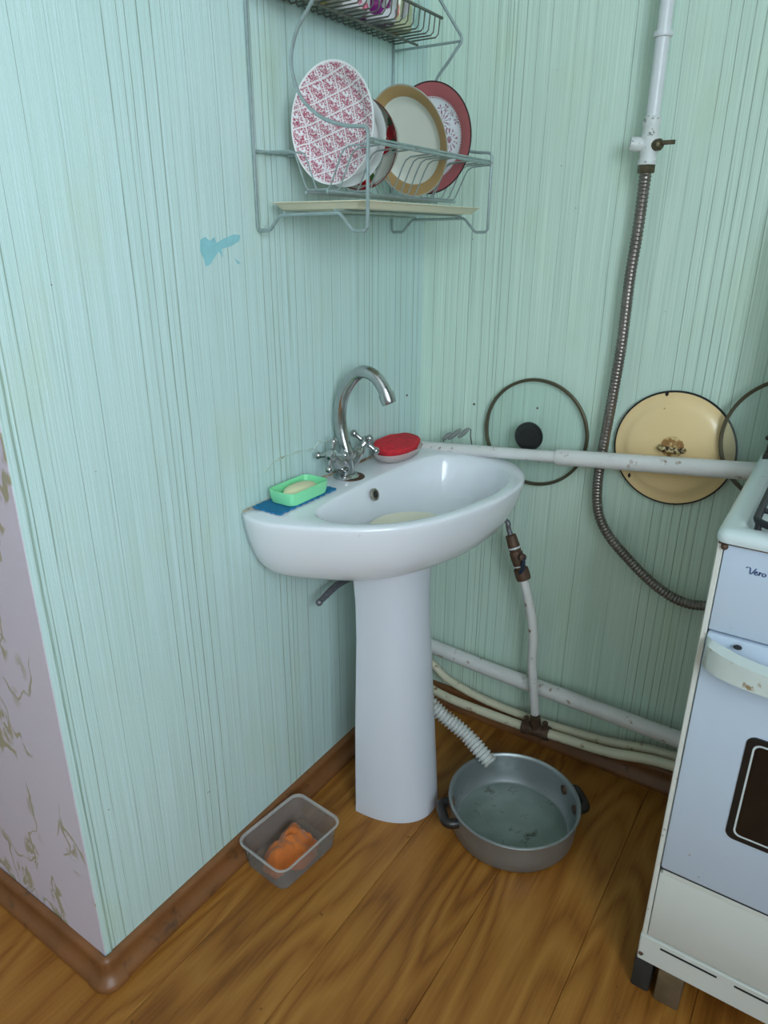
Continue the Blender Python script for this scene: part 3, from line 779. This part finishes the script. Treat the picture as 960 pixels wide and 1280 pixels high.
mug('white mug with small pink flowers on the upper shelf', -.342, .033, .085, floral_mat('pink_print_mug', (.78, .76, .76), [(.60, .14, .22), (.30, .36, .24), (.52, .20, .30)], 44, None, (.38, .30), 1.7), M_porc)
mug('white mug with large purple flowers and a white handle', -.268, .035, .090, floral_mat('purple_flower_mug', (.80, .80, .82), [(.20, .01, .13), (.24, .02, .05), (.12, .16, .10), (.18, .01, .16)], 34, None, (.58, .50), .6), M_porc)
mug('yellow-green mug with an orange flower and white handle', -.2035, .027, .085, floral_mat('orange_flower_mug', (.55, .60, .36), [(.55, .10, .02), (.62, .22, .03), (.30, .36, .10)], 30, None, (.45, .38), 2.2), M_porc)
mug('clear glass mug at the corner end of the upper shelf', -.158, .0185, .085, M_glass, M_glass)

# ------------------------------------------------------------------ pipes on the back wall
yP = -.068
pa, pb, pc = px(540, 559, 1, yP), px(698, 571.5, 1, yP), px(952, 590, 1, yP)
pipe = thing('wall_pipe', 'white painted horizontal pipe along the back wall holding the pan lids', 'pipe', (pa.x, yP, pa.z))
pa0 = pa + (pa - pb) * .12
obj('thin_section', g_tube([pa0, pb], .0125, 20), M_pipe, pipe)
dirp = (pc - pb).normalized(); pce = pb + dirp * .62
obj('thick_section', g_xf(g_lathe([(0, -.004), (.0155, -.004), (.0170, .002), (.0172, .02), (.0165, .03), (.0168, .5), (.0168, .62), (0, .62)], 22), align(pb, dirp)), M_pipe, pipe)
thk = [px(a, b, 1, -.045) for a, b in ((543, 809), (620, 839.5), (700, 869), (780, 899), (845, 923))]
thk = [Vector((p.x, -.045, p.z)) for p in thk]
thk = [thk[0] + (thk[0] - thk[1]) * .55] + thk + [thk[-1] + Vector((.35, 0, 0))]
tag(obj('heating_pipe', g_tube(smooth_path(thk, 4), .0185, 18), M_pipe, origin=thk[0]), 'thick white painted heating pipe low on the back wall', 'pipe')
Apts = [px(a, b, 1, -.066) for a, b in ((530, 856), (560, 872), (600, 888), (655, 908), (685, 917), (760, 940), (840, 957))]
Apts = Apts + [Apts[-1] + Vector((.30, 0, .004))]
tag(obj('water_pipe', g_tube(smooth_path(Apts, 5), .0115, 14), M_pipe_old, origin=Apts[0]), 'yellowed lower water pipe with a pipe tee above the baseboard', 'pipe')
Bpts = [px(a, b, 1, -.031) for a, b in ((533, 826), (541, 830), (560, 849), (600, 872), (650, 893), (700, 910), (760, 927), (840, 944))]
Bpts = Bpts + [Bpts[-1] + Vector((.30, 0, .004))]
tag(obj('water_pipe', g_tube(smooth_path(Bpts, 5), .0105, 14), M_pipe_old, origin=Bpts[0]), 'thin bent water pipe running behind the lower pipe with the tee', 'pipe')
# tee fitting (clamped on the lower pipe)
yT = -.066
tp = (Apts[3] + Apts[4]) / 2; td = (Apts[4] - Apts[3]).normalized()
tee = thing('pipe_tee', 'dark rusty pipe tee joining the riser to the lower water pipe', 'pipe fitting', tp)
obj('sleeve', g_xf(g_lathe([(.0118, -.034), (.0165, -.034), (.0175, -.03), (.0175, -.02), (.0145, -.018), (.0145, .018), (.0175, .02), (.0175, .03), (.0165, .034), (.0118, .034)], 16, True), align(tp, td)), M_rust, tee)
vb = px(668, 897, 1, -.075)
obj('branch', g_tube([tp, vb + Vector((0, .004, .0))], .0125, 14), M_rust, tee)
for sx in (-1, 1):
    obj('bolt', g_xf(g_lathe([(0, -.012), (.0045, -.012), (.0045, .018), (.007, .018), (.007, .024), (0, .024)], 6), align(tp + td * (.024 * sx) + Vector((0, -.008, .012)), (0, 0, 1))), M_rust, tee)
# riser with ball valve
yR = -.082
rs = [px(a, b, 1, yR) for a, b in ((668, 893), (667, 862), (665, 830), (666.5, 800), (665, 775), (660, 748), (654, 722))]
rs[0] = Vector((rs[0].x, -.078, rs[0].z))
tag(obj('riser_pipe', g_tube(smooth_path(rs, 6), .0105, 16), M_pipe, origin=rs[0]), 'short bent white riser pipe between the ball valve and the tee', 'pipe')
v0, v1 = px(654, 721, 1, yR), px(638, 668, 1, yR)
vd = (v1 - v0).normalized(); L_ = (v1 - v0).length
bv = thing('ball_valve', 'rusty ball valve with a dark lever under the washbasin', 'valve', v0)
obj('valve_body', g_xf(g_lathe([(0, -.006), (.016, -.006), (.017, .002), (.0165, .020), (.0125, .023), (.0125, .026), (.0140, .030), (.0150, .045), (.0150, .058), (.0125, .062), (.0135, .066), (.0135, .076), (.012, L_ * .98), (.0065, L_), (0, L_)], 18), align(v0, vd)), M_rust, bv)
obj('tape_ring', g_xf(g_lathe([(.0132, 0), (.0142, 0), (.0142, .004), (.0132, .004)], 18, True), align(v0 + vd * .069, vd)), M_white, bv)
obj('tape_ring', g_xf(g_lathe([(.0128, 0), (.0146, 0), (.0146, .0025), (.0128, .0025)], 18, True), align(v0 + vd * .0265, vd)), M_white, bv)
sd = Vector((.85, -.52, .05)).normalized(); sp0 = v0 + vd * .055
obj('stem', g_xf(g_lathe([(0, 0), (.007, 0), (.007, .018), (.009, .018), (.009, .026), (.005, .030), (0, .030)], 12), align(sp0, sd)), M_rust, bv)
lv0 = sp0 + sd * .024
obj('lever', g_tube(smooth_path([lv0 + Vector((0, 0, .006)), lv0 + Vector((.003, -.002, -.008)), lv0 + Vector((.002, -.002, -.028)), lv0 + Vector((-.008, .002, -.045))], 5), .0048, 8), M_lever, bv)
ht = [v1 - vd * .002, v1 + vd * .014, v1 + Vector((-.010, -.000, .028)), v1 + Vector((-.040, .010, .034)), v1 + Vector((-.075, .016, .025))]
tag(obj('supply_hose', g_tube(smooth_path(ht, 6), .0058, 10), M_braid, origin=v1), 'short dark supply hose from the ball valve up under the washbasin', 'hose')
# slack braided hose hanging behind the pedestal
hp_ = [px(450, 716, 0, .05), px(436, 722, 0, .05), px(420, 731, 0, .05), px(405, 746, 0, .05), px(399, 753, 0, .05)]
hp_ = [hp_[0] + Vector((.01, .05, .045))] + hp_
hs = smooth_path(hp_, 6); hs2 = [p + Vector((.004, .010, -.003)) * (1 - i / (len(hs) - 1)) ** 1 for i, p in enumerate(hs)]
lo = g_join(g_tube(hs, .0055, 10), g_tube([p + Vector((.010, .014, -.004)) * (1 - i / (len(hs) - 1)) for i, p in enumerate(hs)], .0052, 10), g_ball(hs[-1], .0075, 10))
tag(obj('looped_hose', lo, M_braid, origin=hs[0]), 'looped braided hose hanging behind the pedestal under the basin', 'hose')
# corrugated drain hose
dp = [px(520, 858, 2, .205), px(545, 886, 2, .165), px(580, 916, 2, .128), px(600, 938, 2, .108), px(614, 954, 2, .092)]
dpp = smooth_path([dp[0] + (dp[0] - dp[1]) * .6] + dp, 70)
L0 = 0; rad = []
for i, p in enumerate(dpp):
    if i: L0 += (p - dpp[i - 1]).length
    ph = (L0 / .0092) % 1
    rad.append(.0160 + .0027 * math.sin(2 * math.pi * ph))
tag(obj('drain_hose', g_tube(dpp, rad, 16), simple('dirty_white_hose', (.62, .63, .60), .45, var=.1, vscale=12, dirt=(.24, .13, .05), dscale=34, dlo=.56, dhi=.68), origin=dp[-1], angle=25), 'white corrugated drain hose ending in the aluminium pot', 'hose')

# ------------------------------------------------------------------ gas pipe
yG = -.040
gx = .474
gp = thing('gas_pipe', 'white vertical gas pipe with a painted shut-off valve on the back wall', 'gas pipe', (gx, yG, 1.30))
obj('pipe', g_tube([(gx, yG, RZ1), (gx, yG, 1.375)], .0115, 18), M_gaspipe, gp)
obj('clip', g_xf(g_lathe([(.0115, -.005), (.0150, -.004), (.0162, 0), (.0150, .004), (.0115, .005)], 20, True), Matrix.Translation((gx, yG, 1.505))), M_gaspipe, gp)
obj('clip_arm', g_tube([(gx, yG + .012, 1.505), (gx, 0, 1.505)], .004, 8), M_gaspipe, gp)
vbod = obj('valve_body', g_xf(g_lathe([(0, .0), (.0155, 0), (.0165, .006), (.0140, .012), (.0165, .024), (.0170, .040), (.0150, .046), (.0135, .058), (.0155, .062), (.0150, .070), (.012, .076), (0, .076)], 18), Matrix.Translation((gx, yG, 1.310))), M_valvew, gp)
obj('valve_side', g_xf(g_lathe([(0, 0), (.011, 0), (.012, .018), (.0105, .028), (0, .029)], 16), align((gx - .004, yG - .003, 1.341), (-.90, -.42, .1))), M_valvew, gp)
obj('valve_key', g_join(g_xf(g_lathe([(0, 0), (.0095, 0), (.0095, .012), (.006, .016), (0, .016)], 14), align((gx + .010, yG - .006, 1.340), (.9, -.4, 0))), g_box(gx + .018, gx + .046, yG - .014, yG - .010, 1.339, 1.346, .001, 1)), M_brass, gp)
obj('lower_nut', g_xf(g_lathe([(0, -.014), (.0145, -.014), (.0150, -.012), (.0150, -.002), (.0140, 0), (0, 0)], 6), Matrix.Translation((gx, yG, 1.311))), M_brass, gp)
yH = -.030
hpts = [Vector((gx, yG, 1.300))] + [px(a, b, 1, yH) for a, b in ((804, 240), (797, 290), (787, 350), (777, 430), (766, 495), (753, 565), (747, 605), (748, 640), (760, 668), (782, 695), (810, 724), (838, 745), (862, 755), (890, 759))]
hpts.append(hpts[-1] + Vector((.07, -.01, .0)))
hh = smooth_path(hpts, 46); L0 = 0; rad = []
for i, p in enumerate(hh):
    if i: L0 += (p - hh[i - 1]).length
    rad.append(.0102 + .0008 * math.sin(2 * math.pi * L0 / .0070))
gh = obj('gas_hose', g_tube(hh, rad, 12), M_hose, origin=hpts[0], angle=80)
tag(gh, 'long corrugated metal gas hose running down to the stove', 'gas hose')

# ------------------------------------------------------------------ pan lids behind the pipe
def glass_lid(label, c, R, kc, knobr, hole=None):
    t = thing('glass_lid', label, 'pan lid', c, 'glass pan lids behind the pipe')
    M = align((0, 0, 0), (0, -1, 0), (1, 0, 0))
    Mt = M
    prof = [(0, .016), (R * .4, .0140), (R * .75, .0070), (R * .95, .0010), (R * .95, -.0015), (R * .75, .0045), (R * .4, .0115), (0, .0135)]
    local('pane', g_lathe(prof, 56), M_glass, Mt, t)
    local('steel_rim', g_lathe([(R * .945, -.003), (R * .985, -.004), (R, -.002), (R, .003), (R * .985, .0045), (R * .945, .003)], 64, True), simple('brass_steel_rim', (.13, .11, .07), .4, .7), Mt, t)
    if knobr:
        local('knob', g_lathe([(0, .0135), (knobr * .7, .0135), (knobr * .62, .020), (knobr * .72, .026), (knobr, .031), (knobr, .038), (knobr * .9, .042), (knobr * .55, .0435), (knobr * .52, .0425), (0, .042)], 36), M_black, Mt, t)
    if hole:
        hM = Mt @ Matrix.Translation((hole[0], hole[1], .0085))
        local('vent_grommet', g_lathe([(.0022, -.002), (.0055, -.002), (.0055, .002), (.0022, .002)], 16, True), M_black, hM, t)
    return t
lc = px(669, 541, 1, -.012)
glass_lid('glass pan lid with a black knob hanging behind the pipe beside the washbasin', (lc.x, -.014, lc.z), .119, None, .031, (.018, -.055))
l3 = Vector((.789, -.030, .850))
glass_lid('dark-rimmed glass pan lid overlapping the yellow lid next to the stove', l3, .121, None, .030, None)
yl = px(841, 561.5, 1, -.012)
ylid = thing('enamel_lid', 'yellow enamel pan lid with a black edge and rusty handle', 'pan lid', (yl.x, -.008, yl.z))
Mt = align((0, 0, 0), (0, -1, 0), (1, 0, 0)); R = .1155
local('disc', g_lathe([(0, .0145), (R * .30, .0140), (R * .70, .0120), (R * .78, .0085), (R * .84, .0045), (R * .90, .0040), (R * .975, .0030), (R * .975, .0012), (R * .9, .0020), (R * .84, .0025), (R * .78, .0065), (R * .70, .0100), (R * .3, .0122), (0, .0125)], 64), M_enamel, Mt, ylid)
local('black_edge', g_lathe([(R * .970, .0000), (R * .993, .0005), (R, .002), (R * .993, .0038), (R * .970, .0040)], 64, True), M_black, Mt, ylid)
hg = smooth_path([(-.022, .004, .014), (-.018, .004, .024), (-.008, .005, .030), (.008, .005, .030), (.018, .004, .024), (.022, .004, .014)], 5)
local('handle', g_tube(hg, [.0045 + .002 * abs(math.sin(i * .9)) for i in range(len(hg))], 10), simple('chipped_rusty_enamel', (.62, .48, .24), .6, dirt=(.045, .02, .01), dscale=120, dlo=.46, dhi=.52, bump=.8, bscale=150), Mt, ylid)
local('rust_patch', g_lathe([(0, .0150), (.020, .0149), (.022, .0142), (.018, .013), (0, .013)], 18), simple('rust_stain', (.40, .20, .06), .7, var=.5, vscale=70, dirt=(.70, .52, .25), dscale=70, dlo=.48, dhi=.56), Mt @ Matrix.Translation((.0, .007, 0)), ylid)
for a, rr_ in ((math.radians(222), .102), (math.radians(104), .1105)):
    local('enamel_chip', g_lathe([(0, .0048), (.004, .0047), (.005, .0035), (0, .0034)], 7), M_bake, Mt @ Matrix.Translation((math.cos(a) * rr_, math.sin(a) * rr_, 0)) @ Matrix.Diagonal((.7, 1.2, 1, 1)), ylid)
# little twisted grey wire thing standing on the pipe in the corner
tw = thing('wire_clip', 'small grey twisted wire clip standing on the white pipe beside the washbasin', 'clip', px(575, 560, 1, -.050))
def twp(a, b): return px(a, b, 1, -.050)
a0, a1 = twp(555, 549), twp(586, 536)
ax = (a1 - a0); axn = ax.normalized(); gs = []
for (q0, q1) in (((553, 550), (564, 541)), ((560, 549.5), (577, 536)), ((572, 547.5), (587, 535))):
    e0, e1 = twp(*q0), twp(*q1)
    gs.append(g_xf(g_ball((0, 0, 0), 1, 14, (.0055, .0050, (e1 - e0).length / 2)), align((e0 + e1) / 2, e1 - e0)))
obj('twist', g_join(*gs), M_clothgrey, tw)
obj('leg', g_tube([twp(554, 550), twp(556, 556), twp(556.5, 561)], .0013, 6), M_rackd, tw)
obj('leg', g_tube([twp(584, 537), twp(588.5, 536.5), twp(588, 545), twp(590, 558)], .0016, 6), M_rackd, tw)
# nails in the wall
for a, b, w_, ax_ in ((593, 505, wb, 1), (672, 510, wb, 1), (508, 494, wl, 0)):
    q_ = px(a, b, ax_, 0); d_ = (0, -1, 0) if ax_ else (1, 0, 0)
    obj('nail', g_xf(g_lathe([(0, .003), (.002, .0028), (.0026, .0015), (.0012, 0), (0, 0)], 8), align(q_, d_)), M_rust, w_)

# ------------------------------------------------------------------ pot
pcx, pcy = .435, -.303
H = .077
pot = thing('aluminium_pot', 'dented grey aluminium pot with dirty water on the floor', 'pot', (pcx, pcy, 0))
RT, RB = .1375, .130
prof = [(0, .0), (RB - .010, 0), (RB - .003, .003), (RB + .001, .010), (RB + .004, .04), (RT - .003, .068), (RT - .002, .071), (RT + .001, .073), (RT + .002, .0755), (RT + .001, .0775), (RT - .002, .078), (RT - .004, .0765), (RT - .006, .071), (RT - .0065, .068), (RB + .001, .04), (RB - .004, .018), (RB - .009, .008), (RB - .016, .005), (0, .004)]
obj('body', g_xf(g_lathe(prof, 72), Matrix.Translation((pcx, pcy, 0))), M_alu, pot)
obj('dirty_water', g_xf(g_lathe([(0, .0065), (RB - .0115, .0065), (RB - .0115, .0045), (0, .004)], 60), Matrix.Translation((pcx, pcy, 0))), M_scale, pot)
for tgt in (px(549, 1019, 2, .048), px(733, 997, 2, .052)):
    d = Vector((tgt.x - pcx, tgt.y - pcy, 0)).normalized(); sdv = Vector((-d.y, d.x, 0))
    c0 = Vector((pcx, pcy, .052)) + d * (RT - .010)
    hd = obj('handle', g_join(g_tube(smooth_path([c0 - sdv * .030, c0 - sdv * .030 + d * .016, c0 - sdv * .022 + d * .026, c0 + d * .027, c0 + sdv * .022 + d * .026, c0 + sdv * .030 + d * .016, c0 + sdv * .030], 5), .0105, 10)), M_bake, pot)
    WL[hd.name] = WL[pot.name]
    for s_ in (-1, 1):
        obj('bracket', g_tube([c0 + sdv * .030 * s_ - d * .004, c0 + sdv * .030 * s_ + d * .010], .0105, 10), M_rust, hd)

# ------------------------------------------------------------------ plastic tub with orange rag
tc = [px(295, 1048, 2, .062), px(370, 988, 2, .062), px(421, 1025, 2, .062), px(350, 1092, 2, .062)]
cen = sum(tc, Vector()) / 4; lx = .131; ly = .172; rot = math.atan2((tc[1] - tc[0]).x, (tc[1] - tc[0]).y)
cen.z = 0; cen.x += .006
tubM = Matrix.Translation(cen) @ Matrix.Rotation(-rot, 4, 'Z')
def tub():
    rr = []
    for sx, sy, r, z in ((.82, .86, .016, .0005), (.86, .89, .018, .002), (.965, .97, .02, .058), (.945, .955, .019, .058), (.84, .875, .016, .0035), (.4, .5, .01, .003)):
        rr.append([(a, b, z) for a, b in rrect(-lx / 2 * sx, lx / 2 * sx, -ly / 2 * sy, ly / 2 * sy, r, 5)])
    return g_loft(rr, True, True, True)
tb = thing('plastic_tub', 'clear frosted plastic food tub by the left wall baseboard', 'tub', cen); tb.rotation_euler = (0, 0, -rot)
local('body', tub(), M_tub, Matrix.Identity(4), tb, angle=35)
local('rim', g_loft([[(a, b, z) for a, b in rrect(-lx / 2 * sx, lx / 2 * sx, -ly / 2 * sy, ly / 2 * sy, r, 5)] for sx, sy, r, z in ((.955, .962, .019, .0582), (1.03, 1.025, .024, .0595), (1.035, 1.03, .024, .062), (1.0, 1.0, .022, .0637), (.955, .962, .019, .0615), (.945, .955, .019, .0585), (.955, .962, .019, .0582))]), M_tubrim, Matrix.Identity(4), tb, angle=35)
def rag():
    V, F = [], []; n_ = 60
    def hgt(u, v):
        q = Vector((u * 26, v * 22, 4.2)); w1 = mnoise.noise(q * .7 + Vector((9, 3, 1))) 
        r1 = 1 - abs(mnoise.noise(q + Vector((w1, w1 * 1.4, 0)))) * 2.2; r2 = 1 - abs(mnoise.noise(q * 2.1 + Vector((w1 * 3, 5, 2)))) * 2.0
        return .55 * r1 + .30 * r2 + .08 * mnoise.noise(q * 5)
    for side in (1, 0):
        for j in range(n_ + 1):
            for i in range(n_):
                th = 2 * math.pi * i / n_; rr_ = j / n_
                e = 1 + .16 * math.sin(3 * th + .6) + .10 * math.sin(5 * th + 2) + .05 * math.sin(9 * th)
                x, y = .049 * e * rr_ * math.cos(th), .066 * e * rr_ * math.sin(th)
                x = max(-.049, min(.049, x)); y = max(-.068, min(.068, y))
                dome = (1 - rr_ ** 2.6)
                z = .0045 + (dome * (.020 + .034 * max(0, hgt(x, y) + .10)) if side else 0)
                V.append(Vector((x, y, z)))
    m_ = (n_ + 1) * n_
    for s_ in (0, 1):
        for j in range(n_):
            for i in range(n_):
                a = s_ * m_ + j * n_ + i; b = s_ * m_ + j * n_ + (i + 1) % n_; F.append((a, b, b + n_, a + n_))
    for i in range(n_):
        a = n_ * n_ + i; b = n_ * n_ + (i + 1) % n_; F.append((a, b, m_ + b, m_ + a))
    return V, F
rg = local('orange_rag', rag(), M_orange, tubM @ Matrix.Translation((.002, -.002, 0)) @ Matrix.Rotation(.06, 4, 'Z') @ Matrix.Diagonal((.98, .98, 1, 1)), angle=80)
tag(rg, 'crumpled orange cleaning rag lying in the plastic tub', 'rag')

# ------------------------------------------------------------------ stove
SX0, SX1, SF, SB = .7515, 1.2515, -.5155, -.095
st = thing('gas_stove', 'old white gas stove with an oven door standing on wooden blocks', 'stove', ((SX0 + SX1) / 2, -.31, .07))
body = obj('body', g_join(g_box(SX0, SX0 + .0075, SF, SB, .125, .832, .0012, 1), g_box(SX1 - .0075, SX1, SF, SB, .125, .832, .0012, 1), g_box(SX0 + .0075, SX1 - .0075, SB - .004, SB, .07, .83)), M_trim, st, smooth=False)
WL[body.name] = WL[st.name]
obj('inner_box', g_box(SX0 + .008, SX1 - .008, SF + .014, SB - .006, .128, .828), M_hole, st, smooth=False)
# worktop with rounded lip
def worktop():
    rr = []
    for g_, z in ((-.004, .8325), (0.002, .8335), (.003, .838), (.002, .8445), (-.003, .8485), (-.010, .850), (-.022, .8502), (-.026, .8490), (-.034, .8440), (-.20, .8435)):
        rr.append([(a, b, z) for a, b in rrect(SX0 - g_ if g_ < 0 else SX0 - g_, SX1 + g_, SF - .008 - g_, SB + g_, max(.012 + g_, .006), 5)])
    return g_loft(rr, True, True, True)
wt = obj('worktop', worktop(), simple('worktop_enamel', (.66, .74, .74), .26, dirt=(.36, .30, .22), dscale=44, dlo=.70, dhi=.74), st, angle=50)
WL[wt.name] = WL[st.name]
for bx in (SX0 + .14, SX1 - .14):
    for by, br in ((-.40, .042), (-.20, .034)):
        o = obj('burner', g_xf(g_lathe([(0, .0), (br * .8, 0), (br * .8, .004), (br, .005), (br, .008), (br * .6, .0095), (0, .0095)], 28), Matrix.Translation((bx, by, .8437))), M_cast, st)
def grate(x0, x1):
    z = .8585; y0, y1 = -.502, -.160; r = .0050
    gs = [g_tube(smooth_path([(a, b, z) for a, b in rrect(x0, x1, y0, y1, .022, 4)] , 1), r, 8, True)]
    for yy in (-.445, -.30, -.20): gs.append(g_tube([(x0, yy, z), (x0 + (x1 - x0) * .36, yy, z)], r * .8, 8)); gs.append(g_tube([(x1, yy, z), (x1 - (x1 - x0) * .36, yy, z)], r * .8, 8))
    for xx in ((x0 + x1) / 2,):
        gs += [g_tube([(xx, y0, z), (xx, y0 + .06, z)], r * .8, 8), g_tube([(xx, y1, z), (xx, y1 - .05, z)], r * .8, 8), g_tube([(xx, -.335, z), (xx, -.265, z)], r * .8, 8)]
    for a, b in ((x0 + .004, y0 + .006), (x1 - .004, y0 + .006), (x0 + .004, y1 - .006), (x1 - .004, y1 - .006)):
        gs.append(g_tube([(a, b, z), (a, b, .8438)], r * .85, 8))
    return g_join(*gs)
for a, b in ((SX0 + .036, SX0 + .240), (SX1 - .240, SX1 - .036)):
    tag(obj('pan_grate', grate(a, b), M_cast, origin=((a + b) / 2, -.31, .844)), 'black iron pan support on the stove top ' + ('beside the washbasin wall pipe' if a < .9 else 'over the burners away from the pan lids'), 'pan support', 'pan supports on the stove')
# raised lid at the back and its hinges
ld = obj('raised_lid', g_box(SX0 + .016, SX1 - .012, -.140, -.131, .866, 1.27, .003, 2), M_stove2, st, smooth=False)
for hx in (SX0 + .012, SX1 - .012):
    obj('hinge', g_join(g_box(hx - .009, hx + .009, -.155, -.120, .846, .858, .002, 1), g_box(hx - .006, hx + .006, -.148, -.126, .856, .895, .002, 1), g_ball((hx - .008, -.14, .882), .004, 10)), M_bake, st, smooth=False)
# front panels
FX0, FX1 = SX0 + .0085, SX1 - .0085
panel = obj('control_panel', g_box(FX0, FX1, SF - .0015, SF + .014, .7045, .8290, .0025, 2), M_stove, st)
WL[panel.name] = WL[st.name]
door = obj('oven_door', g_box(FX0, FX1, SF - .004, SF + .014, .2785, .7015, .004, 2), M_stove, st)
WL[door.name] = WL[st.name]
dtr = obj('drawer_front', g_box(FX0, FX1, SF - .001, SF + .014, .1285, .2665, .003, 2), M_stove2, st)
obj('door_strip', g_box(FX0 + .004, FX1, SF - .002, SF + .012, .2668, .2745, .001, 1), M_trim, st)
obj('door_gap', g_box(FX0, FX1, SF - .0008, SF + .012, .2748, .2782), M_hole, st, smooth=False)
obj('top_seam', g_box(SX0 + .001, SX1 - .001, SF - .001, SF + .02, .8285, .8330), simple('rusty_seam', (.10, .05, .025), .7, var=.6, vscale=40, dirt=(.55, .5, .42), dscale=30, dlo=.56, dhi=.64), st, smooth=False)
pl_ = obj('plinth', g_box(SX0 - .001, SX1, SF - .0025, SB, .0705, .1255, .002, 1), M_stove2, st)
WL[pl_.name] = WL[st.name]
for k in range(4):
    a = .783 + .1105 * k
    obj('vent_slot', g_box(a, a + .0855, SF - .0032, SF + .004, .1125, .1165, .0004, 1), M_hole, pl_)
obj('screw', g_xf(g_lathe([(0, .0025), (.003, .002), (.004, 0), (0, 0)], 10), align((.7565, SF - .0025, .0845), (0, -1, 0))), M_rust, pl_)
obj('corner_screw', g_xf(g_ball((0, 0, 0), .0045, 10), Matrix.Translation((FX0 + .0005, SF - .002, .826))), M_rust, st)
# oven window: black border, white line, dark glass
yd = SF - .004
def rr3(x0, x1, z0, z1, r, y, n=6): return [(a, y, b) for a, b in rrect(x0, x1, z0, z1, r, n)]
wx0, wx1, wz0, wz1 = .834, 1.169, .388, .566
fr = obj('window_frame', g_loft([rr3(wx0, wx1, wz0, wz1, .012, yd + .002), rr3(wx0, wx1, wz0, wz1, .012, yd - .0015), rr3(wx0 + .001, wx1 - .001, wz0 + .001, wz1 - .001, .011, yd - .002)], True, True, True), M_black, door, smooth=False)
WL[fr.name] = WL[st.name]
obj('white_line', g_loft([rr3(wx0 + .009, wx1 - .009, wz0 + .009, wz1 - .009, .010, yd - .0019), rr3(wx0 + .009, wx1 - .009, wz0 + .009, wz1 - .009, .010, yd - .0026), rr3(wx0 + .0115, wx1 - .0115, wz0 + .0115, wz1 - .0115, .0085, yd - .0026), rr3(wx0 + .0115, wx1 - .0115, wz0 + .0115, wz1 - .0115, .0085, yd - .0019)]), M_white, fr, smooth=False)
obj('window_pane', g_loft([rr3(wx0 + .012, wx1 - .012, wz0 + .012, wz1 - .012, .008, yd - .0018), rr3(wx0 + .012, wx1 - .012, wz0 + .012, wz1 - .012, .008, yd - .0024)], True, True, True), M_oven, fr, smooth=False)
# handle: two curved brackets and a bar
def bracket(sgn):
    base = SX0 + .0105 if sgn > 0 else SX1 - .0105
    rr = []
    for t, dx, dy, zc, hh_, th in ((0, .000, .002, .676, .0195, .004), (1, .002, .012, .676, .0200, .010), (2, .008, .020, .6755, .0205, .012), (3, .022, .028, .6745, .0205, .013), (4, .042, .034, .673, .0195, .013), (5, .066, .037, .6715, .0185, .013), (6, .0845, .038, .671, .0180, .013)):
        xx = base + dx * sgn; yy = SF - .004 - dy
        rr.append([(xx, yy + th * (1 - .0) if a > 0 else yy - th * .35, zc + b) for a, b in ((1, -hh_), (-1, -hh_ * .8), (-1, hh_ * .45), (-1, hh_ * .8), (1, hh_))])
    return g_loft(rr, True, True, True)
for sg in (1, -1): obj('handle_bracket', bracket(sg), M_handle, door, angle=50)
obj('handle_bar', g_box(SX0 + .0965, SX1 - .0965, SF - .0465, SF - .030, .654, .689, .005, 2), M_trim, door)
obj('mounting_slot', g_ball((SX0 + .048, SF - .010, .6945), 1, 12, (.0055, .006, .0022)), M_hole, door)
# control knobs further along the panel
for kx in (.93, 1.00, 1.07, 1.14, 1.205):
    obj('knob', g_xf(g_lathe([(0, .022), (.013, .022), (.016, .018), (.018, .0), (0, 0)], 24), align((kx, SF - .0015, .755), (0, -1, 0))), M_bake, panel)
# lettering, script strokes as flat print on the panel
ly_ = SF - .0022
def stroke(pts, w=.0006):
    P_ = smooth_path([(x, 0, z) for x, z in pts], 6); up_ = []; dn_ = []
    for i, p in enumerate(P_):
        d = (P_[min(i + 1, len(P_) - 1)] - P_[max(i - 1, 0)]).normalized(); nrm = Vector((-d.z, 0, d.x))
        ww = w * (.6 + .7 * abs(d.z))
        up_.append(p + nrm * ww); dn_.append(p - nrm * ww)
    v = [(p.x, ly_, p.z) for p in up_ + dn_] + [(p.x, ly_ + .0008, p.z) for p in up_ + dn_]
    n = len(up_); f = []
    for i in range(n - 1):
        f.append((i, i + 1, n + i + 1, n + i))
    return v, f
ox, oz = .7905, .7965
def S(*pts): return stroke([(ox + a * .001, oz + b * .001) for a, b in pts])
let = [S((-1, 7.2), (0, 8.6), (2, 9), (3.6, 8), (4, 5), (4.2, 1.5), (5, .4), (7, 2.5), (9, 6.5), (10.5, 9)),
       S((9.5, 2.5), (11, 3.2), (12, 4.6), (11.2, 5.4), (10, 4.2), (9.6, 2), (10.4, .4), (12, .8), (13.5, 2.5)),
       S((14, 4.8), (15, 5.2), (14.8, 2.6), (14.4, .4)), S((14.7, 2.8), (16, 4.8), (17.6, 4.6)),
       S((20.5, 5), (18.6, 4.4), (18, 2), (19.4, .4), (21.4, 1.4), (22, 3.6), (20.5, 5))]
obj('lettering', g_join(*let), M_ink, panel, smooth=False)
# blocks under the stove
b0 = px(793, 1222, 2, .0)
def stove_block(name, label, x0, x1, y0, y1, mat):
    tag(obj(name, g_box(x0, x1, y0, y1, 0, .0702, .004, 2), mat, origin=((x0 + x1) / 2, (y0 + y1) / 2, 0)), label, 'block')
stove_block('support_block', 'dark block under the front left corner of the stove', .748, .778, -.515, -.46, M_darkblock)
stove_block('support_block', 'brown wooden block beside the dark one under the stove front', .787, .827, -.520, -.455, M_block)
stove_block('support_block', 'wooden block under the stove at the far front corner', 1.19, 1.23, -.510, -.455, M_block)
stove_block('support_block', 'wooden block under the back corner of the stove by the pipes', .775, .815, -.165, -.115, M_block)
stove_block('support_block', 'wooden block under the far back corner of the stove', 1.19, 1.23, -.165, -.115, M_block)
